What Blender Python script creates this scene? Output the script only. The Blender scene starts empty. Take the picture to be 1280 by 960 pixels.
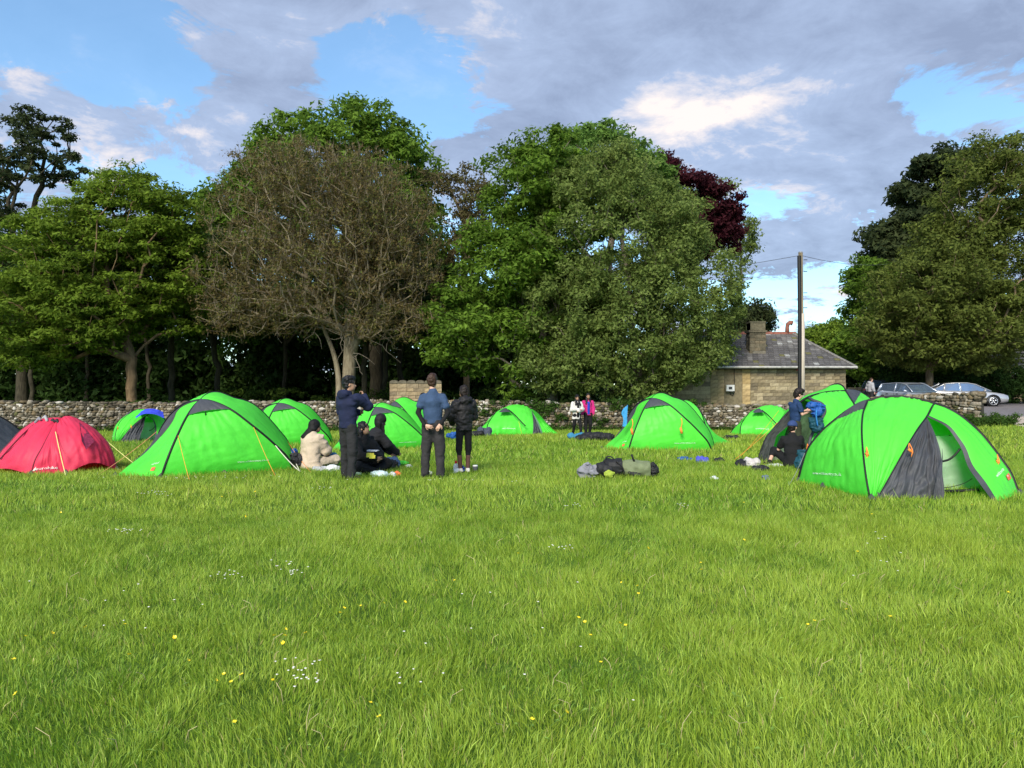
import bpy, math, random, time
import numpy as np
from mathutils import Vector, Matrix
T00 = time.time()
SC = bpy.context.scene
COL = SC.collection
rad = math.radians

# ------------------------------------------------------------------ camera
cam_d = bpy.data.cameras.new('camera'); cam = bpy.data.objects.new('camera', cam_d); COL.objects.link(cam)
cam_d.sensor_width = 36; cam_d.lens = 27; cam_d.clip_start = 0.05; cam_d.clip_end = 5000
cam.location = (0, 0, 1.6); cam.rotation_euler = (rad(90), 0, 0)
SC.camera = cam

# ------------------------------------------------------------------ sun and sky
SUN_EL, SUN_AZ = 36.0, 198.0      # azimuth clockwise from +Y; behind the camera and a little to the left
sd = bpy.data.lights.new('sun', 'SUN'); sd.energy = 2.5; sd.angle = rad(22); sd.color = (1.0, 0.92, 0.78)
so = bpy.data.objects.new('sun', sd); COL.objects.link(so)
_d = Vector((math.sin(rad(SUN_AZ))*math.cos(rad(SUN_EL)), math.cos(rad(SUN_AZ))*math.cos(rad(SUN_EL)), math.sin(rad(SUN_EL))))
so.rotation_euler = (-_d).to_track_quat('-Z', 'Y').to_euler(); so.location = (0, -10, 30)
SC.view_settings.view_transform = 'Standard'; SC.view_settings.look = 'None'
SC.view_settings.exposure = 1.05; SC.view_settings.gamma = 1.0
SC.view_settings.use_curve_mapping = False

def build_world():
    w = bpy.data.worlds.new('World'); SC.world = w; w.use_nodes = True
    nt = w.node_tree; N = nt.nodes; L = nt.links; N.clear()
    out = N.new('ShaderNodeOutputWorld'); bg = N.new('ShaderNodeBackground'); bg.inputs['Strength'].default_value = 0.15
    L.new(bg.outputs[0], out.inputs[0])
    sky = N.new('ShaderNodeTexSky'); sky.sky_type = 'NISHITA'; sky.sun_disc = False
    sky.sun_elevation = rad(SUN_EL); sky.sun_rotation = rad(SUN_AZ); sky.altitude = 200
    sky.air_density = 1.0; sky.dust_density = 0.3; sky.ozone_density = 3.0
    tc = N.new('ShaderNodeTexCoord')
    def math_(op, a, b=None, clamp=False):
        n = N.new('ShaderNodeMath'); n.operation = op; n.use_clamp = clamp
        for i, v in enumerate((a, b)):
            if v is None: continue
            if isinstance(v, (int, float)): n.inputs[i].default_value = v
            else: L.new(v, n.inputs[i])
        return n.outputs[0]
    sep = N.new('ShaderNodeSeparateXYZ'); L.new(tc.outputs['Generated'], sep.inputs[0])
    # a cloud deck seen from below: horizontal position on a plane overhead, softened at the horizon
    zz = math_('ADD', math_('ABSOLUTE', sep.outputs[2]), 0.22)
    cx = math_('DIVIDE', sep.outputs[0], zz); cy = math_('DIVIDE', sep.outputs[1], zz)
    cmb = N.new('ShaderNodeCombineXYZ'); L.new(cx, cmb.inputs[0]); L.new(cy, cmb.inputs[1])
    def noise(scale, det, rough, off, dist=0.0):
        mp = N.new('ShaderNodeMapping'); mp.inputs['Location'].default_value = off
        L.new(cmb.outputs[0], mp.inputs[0])
        n = N.new('ShaderNodeTexNoise'); n.inputs['Scale'].default_value = scale; n.inputs['Detail'].default_value = det
        n.inputs['Roughness'].default_value = rough; n.inputs['Distortion'].default_value = dist
        L.new(mp.outputs[0], n.inputs['Vector']); return n.outputs[0]
    n1 = noise(1.9, 10, 0.66, (3.1, 1.7, 0.0), 0.5); n2 = noise(5.5, 9, 0.68, (7.7, 2.2, 1.0), 0.6)
    # large cloud banks and clear gaps: (pixel-free) directions of their middles as azimuth/elevation, half sizes in degrees
    def blob(px, py, rx, ry, amp):
        az = math.atan2((px-640), 960.0); el = math.atan2((480-py), math.hypot(960, px-640))
        d = (math.sin(az)*math.cos(el), math.cos(az)*math.cos(el), math.sin(el))
        ra, re = rx/960.0, ry/960.0
        s = N.new('ShaderNodeVectorMath'); s.operation = 'SUBTRACT'; s.inputs[1].default_value = d
        L.new(tc.outputs['Generated'], s.inputs[0])
        m = N.new('ShaderNodeVectorMath'); m.operation = 'MULTIPLY'; m.inputs[1].default_value = (1/ra, 1/max(ra, re), 1/re)
        L.new(s.outputs[0], m.inputs[0])
        l = N.new('ShaderNodeVectorMath'); l.operation = 'LENGTH'; L.new(m.outputs[0], l.inputs[0])
        g = math_('SUBTRACT', 1.0, l.outputs['Value'], True)
        return math_('MULTIPLY', g, amp)
    blobs = [(760, 30, 420, 150, 0.34), (1010, 60, 300, 100, 0.34), (330, 40, 200, 100, 0.30), (820, 170, 290, 90, 0.44), (250, 160, 200, 65, 0.24),
             (40, 110, 140, 60, 0.18), (1010, 215, 240, 70, 0.26), (1060, 300, 260, 70, 0.20), (1250, 150, 120, 90, 0.10), (620, 200, 160, 50, 0.2),
             (110, 55, 220, 70, -0.42), (540, 120, 180, 95, -0.36), (1150, 120, 170, 50, -0.26), (960, 240, 130, 45, -0.26), (470, 40, 80, 100, -0.26), (1080, 340, 120, 26, -0.15), (200, 10, 160, 40, -0.2), (610, 180, 60, 60, -.15)]
    acc = None
    for b in blobs:
        o = blob(*b); acc = o if acc is None else math_('ADD', acc, o)
    m = math_('ADD', math_('ADD', math_('MULTIPLY', n1, 1.25), math_('MULTIPLY', n2, 0.62)), acc)
    rmp = N.new('ShaderNodeValToRGB'); L.new(m, rmp.inputs[0])
    rmp.color_ramp.elements[0].position = 0.93; rmp.color_ramp.elements[0].color = (0.16, 0.16, 0.16, 1)
    rmp.color_ramp.elements[1].position = 1.17; rmp.color_ramp.elements[1].color = (0.94, 0.94, 0.94, 1)
    # cloud tone: thick middles are grey mauve, thin rims and puffs warm and pale
    n3 = noise(2.6, 8, 0.6, (0.4, 5.3, 2.0), 0.3)
    wb = math_('ADD', math_('ADD', blob(880, 150, 175, 65, 0.44), blob(350, 45, 150, 70, 0.12)), math_('ADD', blob(290, 140, 130, 45, 0.14), blob(1060, 80, 110, 50, 0.10)))
    tone = math_('ADD', n3, math_('ADD', wb, math_('MULTIPLY', n2, 0.5)))
    r2 = N.new('ShaderNodeValToRGB'); L.new(tone, r2.inputs[0])
    e = r2.color_ramp.elements; e[0].position = 0.60; e[0].color = (1.02, 1.25, 1.82, 1); e[1].position = 1.15; e[1].color = (3.6, 3.2, 3.0, 1)
    mid = r2.color_ramp.elements.new(0.84); mid.color = (1.48, 1.82, 2.55, 1)
    skg = N.new('ShaderNodeMix'); skg.data_type = 'RGBA'; skg.blend_type = 'MULTIPLY'; skg.inputs[0].default_value = 1.0
    L.new(sky.outputs[0], skg.inputs[6]); skg.inputs[7].default_value = (0.64, 0.78, 0.78, 1)
    mx = N.new('ShaderNodeMix'); mx.data_type = 'RGBA'; L.new(rmp.outputs[0], mx.inputs[0])
    L.new(skg.outputs[2], mx.inputs[6]); L.new(r2.outputs[0], mx.inputs[7])
    L.new(mx.outputs[2], bg.inputs[0])
build_world()

# ------------------------------------------------------------------ helpers
rng = np.random.default_rng(7)
_tab = np.random.default_rng(3).random((64, 64, 64)).astype(np.float32)
def vnoise(P, s=1.0, seed=0):
    P = np.asarray(P, dtype=np.float64)*s + seed*17.31 + 1000
    i = np.floor(P).astype(np.int64); f = P-i; f = f*f*(3-2*f); r = 0
    for a in (0, 1):
        for b in (0, 1):
            for c in (0, 1):
                w = (f[..., 0] if a else 1-f[..., 0])*(f[..., 1] if b else 1-f[..., 1])*(f[..., 2] if c else 1-f[..., 2])
                r = r+w*_tab[(i[..., 0]+a) & 63, (i[..., 1]+b) & 63, (i[..., 2]+c) & 63]
    return r
def fbm(P, s, seed=0, o=3):
    r = 0; a = 1; t = 0
    for k in range(o): r = r+a*vnoise(P, s*2**k, seed+k); t += a; a *= .5
    return r/t
def sstep(a, b, x):
    t = np.clip((x-a)/(b-a), 0, 1); return t*t*(3-2*t)
def gz(X, Y):
    X = np.asarray(X, float); Y = np.asarray(Y, float)
    base = -0.026*np.clip(Y-12, 0, 26)
    base = base*(1-sstep(12, 18, X+0*Y)) + 0.2*sstep(13, 19, X)*sstep(26, 46, Y)
    base = base+0.65*sstep(44, 75, Y)*(1-sstep(12, 18, X))
    P = np.stack([X+0*Y, Y+0*X, 0*X+0*Y], -1)
    near = (fbm(P, 0.5, 5, 2)-0.5)*0.07*(Y < 60)
    return base+near
def P(px, py, Y): return np.array([(px-640)/960.0*Y, Y, 1.6-(py-480)/960.0*Y])
def GP(px, Y): X = (px-640)/960.0*Y; return np.array([X, Y, float(gz(X, Y))])

def mk_mesh(name, V, F, smooth=False, tint=None):
    V = np.asarray(V, dtype=np.float32).reshape(-1, 3); me = bpy.data.meshes.new(name)
    if isinstance(F, np.ndarray) and F.ndim == 2:
        k = F.shape[1]; n = len(F)
        me.vertices.add(len(V)); me.vertices.foreach_set('co', V.ravel())
        me.loops.add(n*k); me.loops.foreach_set('vertex_index', F.astype(np.int32).ravel())
        me.polygons.add(n); me.polygons.foreach_set('loop_start', np.arange(0, n*k, k, dtype=np.int32))
        me.update(calc_edges=True)
    else:
        me.from_pydata(V.tolist(), [], [list(map(int, f)) for f in F]); me.update()
    if smooth: me.polygons.foreach_set('use_smooth', np.ones(len(me.polygons), dtype=bool))
    if tint is not None:
        a = me.color_attributes.new('tint', 'FLOAT_COLOR', 'POINT')
        t = np.ones((len(V), 4), dtype=np.float32); t[:, :3] = tint; a.data.foreach_set('color', t.ravel())
    return me
def tag(o, label=None, cat=None, group=None, kind=None):
    for k, v in (('label', label), ('category', cat), ('group', group), ('kind', kind)):
        if v: o[k] = v
    return o
def mobj(name, V, F, mat, parent=None, smooth=False, tint=None, loc=None, off=None):
    V = np.asarray(V, float).reshape(-1, 3)
    if off is not None: V = V-np.asarray(off)
    me = mk_mesh(name, V, F, smooth, tint); o = bpy.data.objects.new(name, me); COL.objects.link(o)
    if mat: me.materials.append(mat)
    if parent: o.parent = parent
    if loc is not None: o.location = loc
    return o
def thing(name, label, cat, loc=(0, 0, 0), rz=0, group=None):
    o = bpy.data.objects.new(name, None); COL.objects.link(o); o.location = [float(v) for v in loc]; o.rotation_euler = (0, 0, rz)
    o.empty_display_size = 0.2
    return tag(o, label, cat, group)
def copy_tree(o, parent=None):
    kids = list(o.children); c = o.copy(); COL.objects.link(c)
    if parent: c.parent = parent
    for k in kids: copy_tree(k, c)
    return c
class MB:                                   # collects pieces of ONE mesh
    def __init__(s): s.V = []; s.F = []; s.n = 0; s.T = []
    def add(s, V, F, t=None):
        V = np.asarray(V, float).reshape(-1, 3); s.V.append(V); s.F += [tuple(int(i)+s.n for i in f) for f in F]; s.n += len(V)
        s.T.append(np.tile(np.array(t if t is not None else (1, 1, 1), float), (len(V), 1)) if np.ndim(t) < 2 else t)
        return s
    def box(s, c, h, rot=0, t=None, jit=0):
        b = np.array([(x, y, z) for x in (-1, 1) for y in (-1, 1) for z in (-1, 1)], float)*np.asarray(h)
        if jit: b += rng.normal(0, jit, b.shape)
        if rot: cs, sn = math.cos(rot), math.sin(rot); b = b@np.array([[cs, sn, 0], [-sn, cs, 0], [0, 0, 1]])
        return s.add(b+np.asarray(c), [(0, 1, 3, 2), (4, 6, 7, 5), (0, 4, 5, 1), (2, 3, 7, 6), (0, 2, 6, 4), (1, 5, 7, 3)], t)
    def tube(s, pts, r, n=8, t=None, cap=True, flat=1.0):
        V, F = tube(pts, r, n, cap, flat); return s.add(V, F, t)
    def obj(s, name, mat, parent=None, smooth=False, tint=False, off=None, loc=None):
        return mobj(name, np.concatenate(s.V), s.F, mat, parent, smooth, np.concatenate(s.T) if tint else None, loc, off)
def tube(pts, r, n=8, cap=True, flat=1.0):
    pts = np.asarray(pts, float); m = len(pts); r = np.broadcast_to(np.asarray(r, float), (m,))
    tg = np.gradient(pts, axis=0); tg /= np.linalg.norm(tg, axis=1)[:, None]+1e-9
    up = np.array([0, 0, 1.0]) if abs(tg[0][2]) < .9 else np.array([1.0, 0, 0]); V = []
    u = np.cross(tg[0], up); u /= np.linalg.norm(u)
    for i in range(m):
        u = u-tg[i]*np.dot(u, tg[i]); u /= np.linalg.norm(u)+1e-9; w = np.cross(tg[i], u)
        for k in range(n):
            a = 2*math.pi*k/n; V.append(pts[i]+r[i]*(math.cos(a)*u+math.sin(a)*w*flat))
    F = [(i*n+k, i*n+(k+1) % n, (i+1)*n+(k+1) % n, (i+1)*n+k) for i in range(m-1) for k in range(n)]
    if cap: F += [tuple(range(n))[::-1], tuple((m-1)*n+k for k in range(n))]
    return V, F
def resample(pts, n):
    pts = np.asarray(pts, float)
    if len(pts) > 2:                          # Catmull-Rom for smooth poles
        q = []
        ext = np.vstack([2*pts[0]-pts[1], pts, 2*pts[-1]-pts[-2]])
        for i in range(1, len(ext)-2):
            for t in np.linspace(0, 1, 8, endpoint=False):
                a, b, c, d = ext[i-1], ext[i], ext[i+1], ext[i+2]
                q.append(.5*((2*b)+(-a+c)*t+(2*a-5*b+4*c-d)*t*t+(-a+3*b-3*c+d)*t**3))
        q.append(pts[-1]); pts = np.array(q)
    s = np.r_[0, np.cumsum(np.linalg.norm(np.diff(pts, axis=0), axis=1))]; t = np.linspace(0, s[-1], n)
    return np.stack([np.interp(t, s, pts[:, k]) for k in range(3)], 1)

# signed-distance modelling: one continuous surface from tapered limbs and ellipsoids (surface nets)
class SDF:
    def __init__(s, lo, hi, h):
        s.lo = np.asarray(lo, float); s.h = h; s.n = np.ceil((np.asarray(hi)-s.lo)/h).astype(int)+1
        s.F = np.full(s.n, 1.0, np.float32); s.ax = [s.lo[i]+h*np.arange(s.n[i]) for i in range(3)]
    def block(s, lo, hi):
        a = np.clip(np.floor((np.asarray(lo)-s.lo)/s.h).astype(int), 0, s.n-1); b = np.clip(np.ceil((np.asarray(hi)-s.lo)/s.h).astype(int)+1, 1, s.n)
        b = np.maximum(b, a+1)
        X, Y, Z = np.meshgrid(s.ax[0][a[0]:b[0]], s.ax[1][a[1]:b[1]], s.ax[2][a[2]:b[2]], indexing='ij')
        return (slice(a[0], b[0]), slice(a[1], b[1]), slice(a[2], b[2])), np.stack([X, Y, Z], -1)
    def merge(s, sl, d, k):
        f = s.F[sl]; h = np.maximum(k-np.abs(f-d), 0)/k if k > 0 else 0
        s.F[sl] = np.minimum(f, d)-(h*h*k*.25 if k > 0 else 0)
    def cap(s, a, b, ra, rb=None, k=0.02, lat=None, fl=1.0):
        """tapered capsule; lat = direction in which it is wider, fl = depth/width ratio"""
        rb = ra if rb is None else rb; a = np.asarray(a, float); b = np.asarray(b, float); m = max(ra, rb)+k+s.h*2
        sl, Q = s.block(np.minimum(a, b)-m, np.maximum(a, b)+m)
        ab = b-a; L2 = ab@ab+1e-12; t = np.clip(((Q-a)@ab)/L2, 0, 1); D = Q-(a+t[..., None]*ab)
        if lat is not None:
            lat = np.asarray(lat, float); lat = lat/np.linalg.norm(lat)
            dl = D@lat; rest = D-dl[..., None]*lat
            ax_ = ab/math.sqrt(L2); al = rest@ax_; dep = rest-al[..., None]*ax_
            d2 = np.sqrt(dl**2+(np.linalg.norm(dep, axis=-1)/fl)**2+(al/max(fl, .6))**2); r = ra+(rb-ra)*t
            d = (d2-r)*min(1, fl+0.15)
        else: d = np.linalg.norm(D, axis=-1)-(ra+(rb-ra)*t)
        s.merge(sl, d, k)
    def ell(s, c, r, k=0.02, R=None, sub=False):
        c = np.asarray(c, float); r = np.asarray(r, float); m = r.max()+k+2*s.h
        sl, Q = s.block(c-m, c+m); D = Q-c
        if R is not None: D = D@np.asarray(R)
        q = np.linalg.norm(D/r, axis=-1); d = (q-1)*r.min()*1.0
        if sub: s.F[sl] = np.maximum(s.F[sl], -d)
        else: s.merge(sl, d, k)
    def cut(s, f): X, Y, Z = np.meshgrid(*s.ax, indexing='ij'); s.F = np.maximum(s.F, f(X, Y, Z)).astype(np.float32)
    def mesh(s, noise=0, ns=8, seed=0, ridge=0):
        F = s.F; F[0] = F[-1] = 1; F[:, 0] = F[:, -1] = 1; F[:, :, 0] = F[:, :, -1] = 1
        if noise:
            near = np.abs(F) < noise*3+s.h*2; idx = np.argwhere(near); Pn = s.lo+idx*s.h
            F = F.copy(); d = (fbm(Pn*np.array([1, 1, .7]), ns, seed, 2)-.5)*2*noise
            if ridge:
                Pw = Pn+.05*np.stack([fbm(Pn, ns*.6, seed+k, 2) for k in (1, 2, 3)], -1); d += (.22-np.abs(fbm(Pw*np.array([1, 1, 1.6]), ns*.9, seed+9, 2)-.5)*2)*-ridge*noise*2
            F[near] += d.astype(np.float32)
        I = F < 0; S = I.astype(np.int8); c = 0
        for a in (0, 1):
            for b in (0, 1):
                for d in (0, 1): c = c+S[a:S.shape[0]-1+a, b:S.shape[1]-1+b, d:S.shape[2]-1+d]
        act = (c > 0) & (c < 8); idx = -np.ones(act.shape, int); cells = np.argwhere(act); idx[act] = np.arange(len(cells))
        acc = np.zeros((len(cells), 3)); cnt = np.zeros(len(cells))
        for ax in range(3):
            e = np.zeros(3, int); e[ax] = 1; o = [k for k in range(3) if k != ax]
            for u in (0, 1):
                for v in (0, 1):
                    q = np.zeros(3, int); q[o[0]] = u; q[o[1]] = v
                    A = cells+q; B = A+e; fa = F[A[:, 0], A[:, 1], A[:, 2]]; fb = F[B[:, 0], B[:, 1], B[:, 2]]
                    m = (fa < 0) != (fb < 0); t = np.where(m, fa/np.where(m, fa-fb, 1), 0)
                    acc[m] += (q+t[:, None]*e)[m]; cnt[m] += 1
        V = s.lo+s.h*(cells+acc/np.maximum(cnt, 1)[:, None]); Q = []
        for ax in range(3):
            o = [(1, 2), (2, 0), (0, 1)][ax]
            sl0 = [slice(1, None)]*3; sl0[ax] = slice(0, -1); sl1 = list(sl0); sl1[ax] = slice(1, None)
            a = I[tuple(sl0)]; b = I[tuple(sl1)]; ch = np.argwhere(a != b)
            if not len(ch): continue
            base = ch.copy()
            for k in range(3):
                if k != ax: base[:, k] += 1
            fl = a[ch[:, 0], ch[:, 1], ch[:, 2]]
            def g(du, dv):
                w = base.copy(); w[:, o[0]] -= du; w[:, o[1]] -= dv; w = np.clip(w, 0, np.array(idx.shape)-1); return idx[w[:, 0], w[:, 1], w[:, 2]]
            q = np.stack([g(1, 1), g(0, 1), g(0, 0), g(1, 0)], 1); q[~fl] = q[~fl][:, ::-1]; Q.append(q)
        Q = np.concatenate(Q) if Q else np.zeros((0, 4), int); Q = Q[(Q >= 0).all(1)]
        return V, Q

# ------------------------------------------------------------------ materials
_M = {}
def mat(name, col, rough=0.8, var=0.12, vs=6.0, bump=0.0, bs=30.0, tint=False, trans=0.0, metal=0.0, spec=0.3, col2=None, sheen=0.0, coat=0.0, mscale=None):
    if name in _M: return _M[name]
    m = bpy.data.materials.new(name); m.use_nodes = True; nt = m.node_tree; N = nt.nodes; L = nt.links
    b = N['Principled BSDF']; b.inputs['Roughness'].default_value = rough; b.inputs['Metallic'].default_value = metal
    b.inputs['Specular IOR Level'].default_value = spec; b.inputs['Coat Weight'].default_value = coat
    tc = N.new('ShaderNodeTexCoord'); vec = tc.outputs['Object']
    if mscale:
        mp = N.new('ShaderNodeMapping'); mp.inputs['Scale'].default_value = mscale; L.new(vec, mp.inputs[0]); vec = mp.outputs[0]
    no = N.new('ShaderNodeTexNoise'); no.inputs['Scale'].default_value = vs; no.inputs['Detail'].default_value = 5; L.new(vec, no.inputs['Vector'])
    rp = N.new('ShaderNodeValToRGB'); L.new(no.outputs[0], rp.inputs[0]); e = rp.color_ramp.elements
    c2 = col2 if col2 else tuple(min(1, c*(1+var)) for c in col); c1 = col if col2 else tuple(c*(1-var) for c in col)
    e[0].position = .35; e[0].color = (*c1, 1); e[1].position = .65; e[1].color = (*c2, 1)
    o = rp.outputs[0]
    if tint:
        at = N.new('ShaderNodeAttribute'); at.attribute_name = 'tint'
        mx = N.new('ShaderNodeMix'); mx.data_type = 'RGBA'; mx.blend_type = 'MULTIPLY'; mx.inputs[0].default_value = 1
        L.new(o, mx.inputs[6]); L.new(at.outputs['Color'], mx.inputs[7]); o = mx.outputs[2]
    L.new(o, b.inputs['Base Color'])
    if bump:
        n2 = N.new('ShaderNodeTexNoise'); n2.inputs['Scale'].default_value = bs; n2.inputs['Detail'].default_value = 4; L.new(vec, n2.inputs['Vector'])
        bp = N.new('ShaderNodeBump'); bp.inputs['Strength'].default_value = bump; bp.inputs['Distance'].default_value = .02
        L.new(n2.outputs[0], bp.inputs['Height']); L.new(bp.outputs[0], b.inputs['Normal'])
    if trans:
        t = N.new('ShaderNodeBsdfTranslucent'); L.new(o, t.inputs[0]); ms = N.new('ShaderNodeMixShader'); ms.inputs[0].default_value = trans
        L.new(b.outputs[0], ms.inputs[1]); L.new(t.outputs[0], ms.inputs[2]); L.new(ms.outputs[0], N['Material Output'].inputs[0])
    _M[name] = m; return m
MG = lambda: mat('tent_green', (0.13, 0.88, 0.075), 0.50, 0.05, 1.5, 0.7, 6, trans=0.35, spec=0.35)
M_GREY = mat('tent_grey', (0.068, 0.071, 0.082), 0.55, 0.15, 3, 0.6, 8, trans=0.10)
M_BLK = mat('black_webbing', (0.010, 0.010, 0.012), 0.55, 0.2, 20)
M_ORG = mat('orange_cord', (0.85, 0.30, 0.05), 0.6, 0.1, 20)
M_WCORD = mat('pale_cord', (0.7, 0.68, 0.55), 0.6, 0.1, 20)
M_YCORD = mat('yellow_cord', (0.75, 0.72, 0.25), 0.6, 0.1, 20)
M_WHT = mat('white_print', (0.8, 0.82, 0.78), 0.6, 0.03, 20)
# ------------------------------------------------------------------ ground
def build_ground():
    xs = np.concatenate([np.linspace(-700, -60, 14), np.linspace(-55, 55, 180), np.linspace(60, 700, 14)])
    ys = np.concatenate([np.linspace(-60, 0, 10), np.linspace(1, 60, 150), np.linspace(64, 110, 20), np.linspace(130, 1200, 16)])
    X, Y = np.meshgrid(xs, ys, indexing='ij'); Z = gz(X, Y); V = np.stack([X, Y, Z], -1).reshape(-1, 3); ny = len(ys)
    i, j = np.meshgrid(np.arange(len(xs)-1), np.arange(ny-1), indexing='ij'); a = (i*ny+j).ravel()
    F = np.stack([a, a+ny, a+ny+1, a+1], 1)
    m = mat('turf_soil', (0.05, 0.10, 0.012), 0.95, 0.3, 1.2, 0.6, 40, col2=(0.09, 0.16, 0.02), spec=0.1)
    o = mobj('ground', V, F, m, smooth=True); tag(o, kind='structure')
build_ground()

ROAD = [(1236, 511.5, 0), (1236, 528, 0)]
def road_mask(X, Y):   # tarmac lane and gravel bay at the right hand edge
    e = (X > 17.5) & (Y > 33.0) & (Y < 60)
    g = (X > 17.6+0.0*Y) & (Y > 28.3+0.55*np.clip(21-X, 0, 5)) & (Y <= 33.2)
    return e, g
def build_road():
    def sheet(name, xs, ys, m, dz, edge):
        X, Y = np.meshgrid(xs, ys, indexing='ij'); X = X+edge(Y, X); Z = gz(X, Y)+dz
        V = np.stack([X, Y, Z], -1).reshape(-1, 3); ny = len(ys)
        i, j = np.meshgrid(np.arange(len(xs)-1), np.arange(ny-1), indexing='ij'); a = (i*ny+j).ravel()
        o = mobj(name, V, np.stack([a, a+ny, a+ny+1, a+1], 1), m, smooth=True); tag(o, kind='structure')
    ma = mat('tarmac', (0.16, 0.145, 0.15), 0.9, 0.1, 3, 0.4, 60, col2=(0.22, 0.2, 0.2), spec=0.2)
    sheet('road', np.linspace(17.6, 60, 40), np.linspace(34, 60, 30), ma, 0.03, lambda Y, X: 0.0)
    mg = mat('gravel', (0.42, 0.34, 0.27), 0.95, 0.1, 4, 0.6, 90, col2=(0.55, 0.47, 0.38), spec=0.1)
    sheet('gravel_bay', np.linspace(0, 1, 12), np.linspace(27.4, 34.6, 16), mg, 0.05, lambda Y, X: X*0+18.7+(Y-28.3)*0.42+X*20)
build_road()

# ------------------------------------------------------------------ grass blades (stuff)
def build_grass():
    Vs, Fs, Ts = [], [], []; n0 = 0
    def band(y0, y1, dens, w, h, seg, xm=1.12):
        nonlocal n0
        # sample inside the view wedge, a bit wider on both sides
        A = xm*(y1*y1-y0*y0)*0.72; n = int(dens*A)
        y = np.sqrt(rng.random(n)*(y1*y1-y0*y0)+y0*y0); x = (rng.random(n)*2-1)*(0.74*y+0.6)
        if y1 > 30:
            k = ~(((x > 18.8+(y-28.3)*0.42) & (y > 27.3)) | ((x > 17.3) & (y > 33.9)) | (y > np.interp(x, [-34, -20, -10, 0, 6, 11, 14, 16.4, 18.1, 60], [35.5, 36, 36.5, 37.2, 37.6, 37.2, 35, 32, 38, 38])+.5)); x, y = x[k], y[k]
        n = len(x); Pq = np.stack([x, y, 0*x], 1)
        tuft = fbm(Pq, 1.1, 11, 3); fine = fbm(Pq, 6.0, 13, 2); big = fbm(Pq, 0.22, 31, 3)
        keep = rng.random(n) < 0.45+0.9*fine; x, y, tuft, fine, big = x[keep], y[keep], tuft[keep], fine[keep], big[keep]; n = len(x)
        z = gz(x, y)-0.01
        hh = h*(0.35+1.0*rng.random(n))*(0.30+0.95*tuft+0.7*fine); long_ = rng.random(n) < 0.02; hh[long_] *= 1.6
        comb = (fbm(np.stack([x, y, 0*x], 1), 0.35, 21, 2)*4+fbm(np.stack([x, y, 0*x], 1), 1.6, 23, 2)*2.5)*2*math.pi
        ang = comb+rng.normal(0, 1.1, n); lean = hh*np.abs(rng.normal(0.45, 0.35, n))
        dx, dy = np.cos(ang)*lean, np.sin(ang)*lean; fa = rng.random(n)*math.pi*2
        ww = w*(0.6+0.8*rng.random(n)); wx, wy = np.cos(fa)*ww, np.sin(fa)*ww
        b = np.stack([x, y, z], 1); W = np.stack([wx, wy, 0*wx], 1); top = b+np.stack([dx, dy, hh], 1)
        if seg == 2:
            mid = b+np.stack([dx*.38, dy*.38, hh*.62], 1)
            V = np.stack([b-W/2, b+W/2, mid+W*.4, mid-W*.4, top], 1).reshape(-1, 3); k = 5
            i = np.arange(n)*5; F = np.concatenate([np.stack([i, i+1, i+2], 1), np.stack([i, i+2, i+3], 1), np.stack([i+3, i+2, i+4], 1)])
        else:
            V = np.stack([b-W/2, b+W/2, top], 1).reshape(-1, 3); k = 3; i = np.arange(n)*3; F = np.stack([i, i+1, i+2], 1)
        g = rng.random(n); yl = np.clip(0.58+1.1*(big-.5)+0.9*(tuft-.5)+rng.normal(0, .25, n), 0, 1)[:, None]
        c = (1-yl)*np.array([0.135, 0.27, 0.018])+yl*np.array([0.345, 0.45, 0.050])
        dry = rng.random(n) < 0.025; c[dry] = [0.42, 0.36, 0.14]; pale = rng.random(n) < 0.14; c[pale] = c[pale]*1.3+np.array([.05, .05, .04])  # pale share puts glossy highlights into the blade colour
        c *= (0.86+0.5*g)[:, None]
        Vs.append(V); Fs.append(F+n0); Ts.append(np.repeat(c, k, 0)); n0 += len(V)
    band(2.6, 5.2, 10500, 0.0040, 0.054, 2)
    band(5.2, 9.5, 5600, 0.0066, 0.062, 1)
    band(9.5, 17, 1300, 0.012, 0.075, 1)
    band(17, 38, 230, 0.026, 0.095, 1)
    m = mat('grass_blade', (1, 1, 1), 0.55, 0.0, 1, tint=True, trans=0.38, spec=0.35)
    o = mobj('grass', np.concatenate(Vs), np.concatenate(Fs), m, tint=np.concatenate(Ts))
    tag(o, 'long green meadow grass covering the camping field', 'grass', kind='stuff')
    print('grass tris', len(o.data.polygons))
build_grass()

# ------------------------------------------------------------------ stones and walls
_t = (1+5**.5)/2
ICO = np.array([(-1, _t, 0), (1, _t, 0), (-1, -_t, 0), (1, -_t, 0), (0, -1, _t), (0, 1, _t), (0, -1, -_t), (0, 1, -_t), (_t, 0, -1), (_t, 0, 1), (-_t, 0, -1), (-_t, 0, 1)])/1.9
ICF = np.array([(0, 11, 5), (0, 5, 1), (0, 1, 7), (0, 7, 10), (0, 10, 11), (1, 5, 9), (5, 11, 4), (11, 10, 2), (10, 7, 6), (7, 1, 8), (3, 9, 4), (3, 4, 2), (3, 2, 6), (3, 6, 8), (3, 8, 9), (4, 9, 5), (2, 4, 11), (6, 2, 10), (8, 6, 7), (9, 8, 1)])
def stone_cols(n):
    base = np.array([(0.27, 0.235, 0.18), (0.21, 0.175, 0.12), (0.13, 0.11, 0.08), (0.52, 0.48, 0.42), (0.19, 0.145, 0.085), (0.07, 0.062, 0.045), (0.12, 0.12, 0.05)])
    k = rng.choice(7, n, p=[.22, .22, .17, .10, .12, .11, .06]); return base[k]*(0.75+0.5*rng.random(n))[:, None]
M_STONE = mat('dry_stone', (0.8, 0.8, 0.8), 0.9, 0.25, 12, 0.6, 40, tint=True, spec=0.15)
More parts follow.
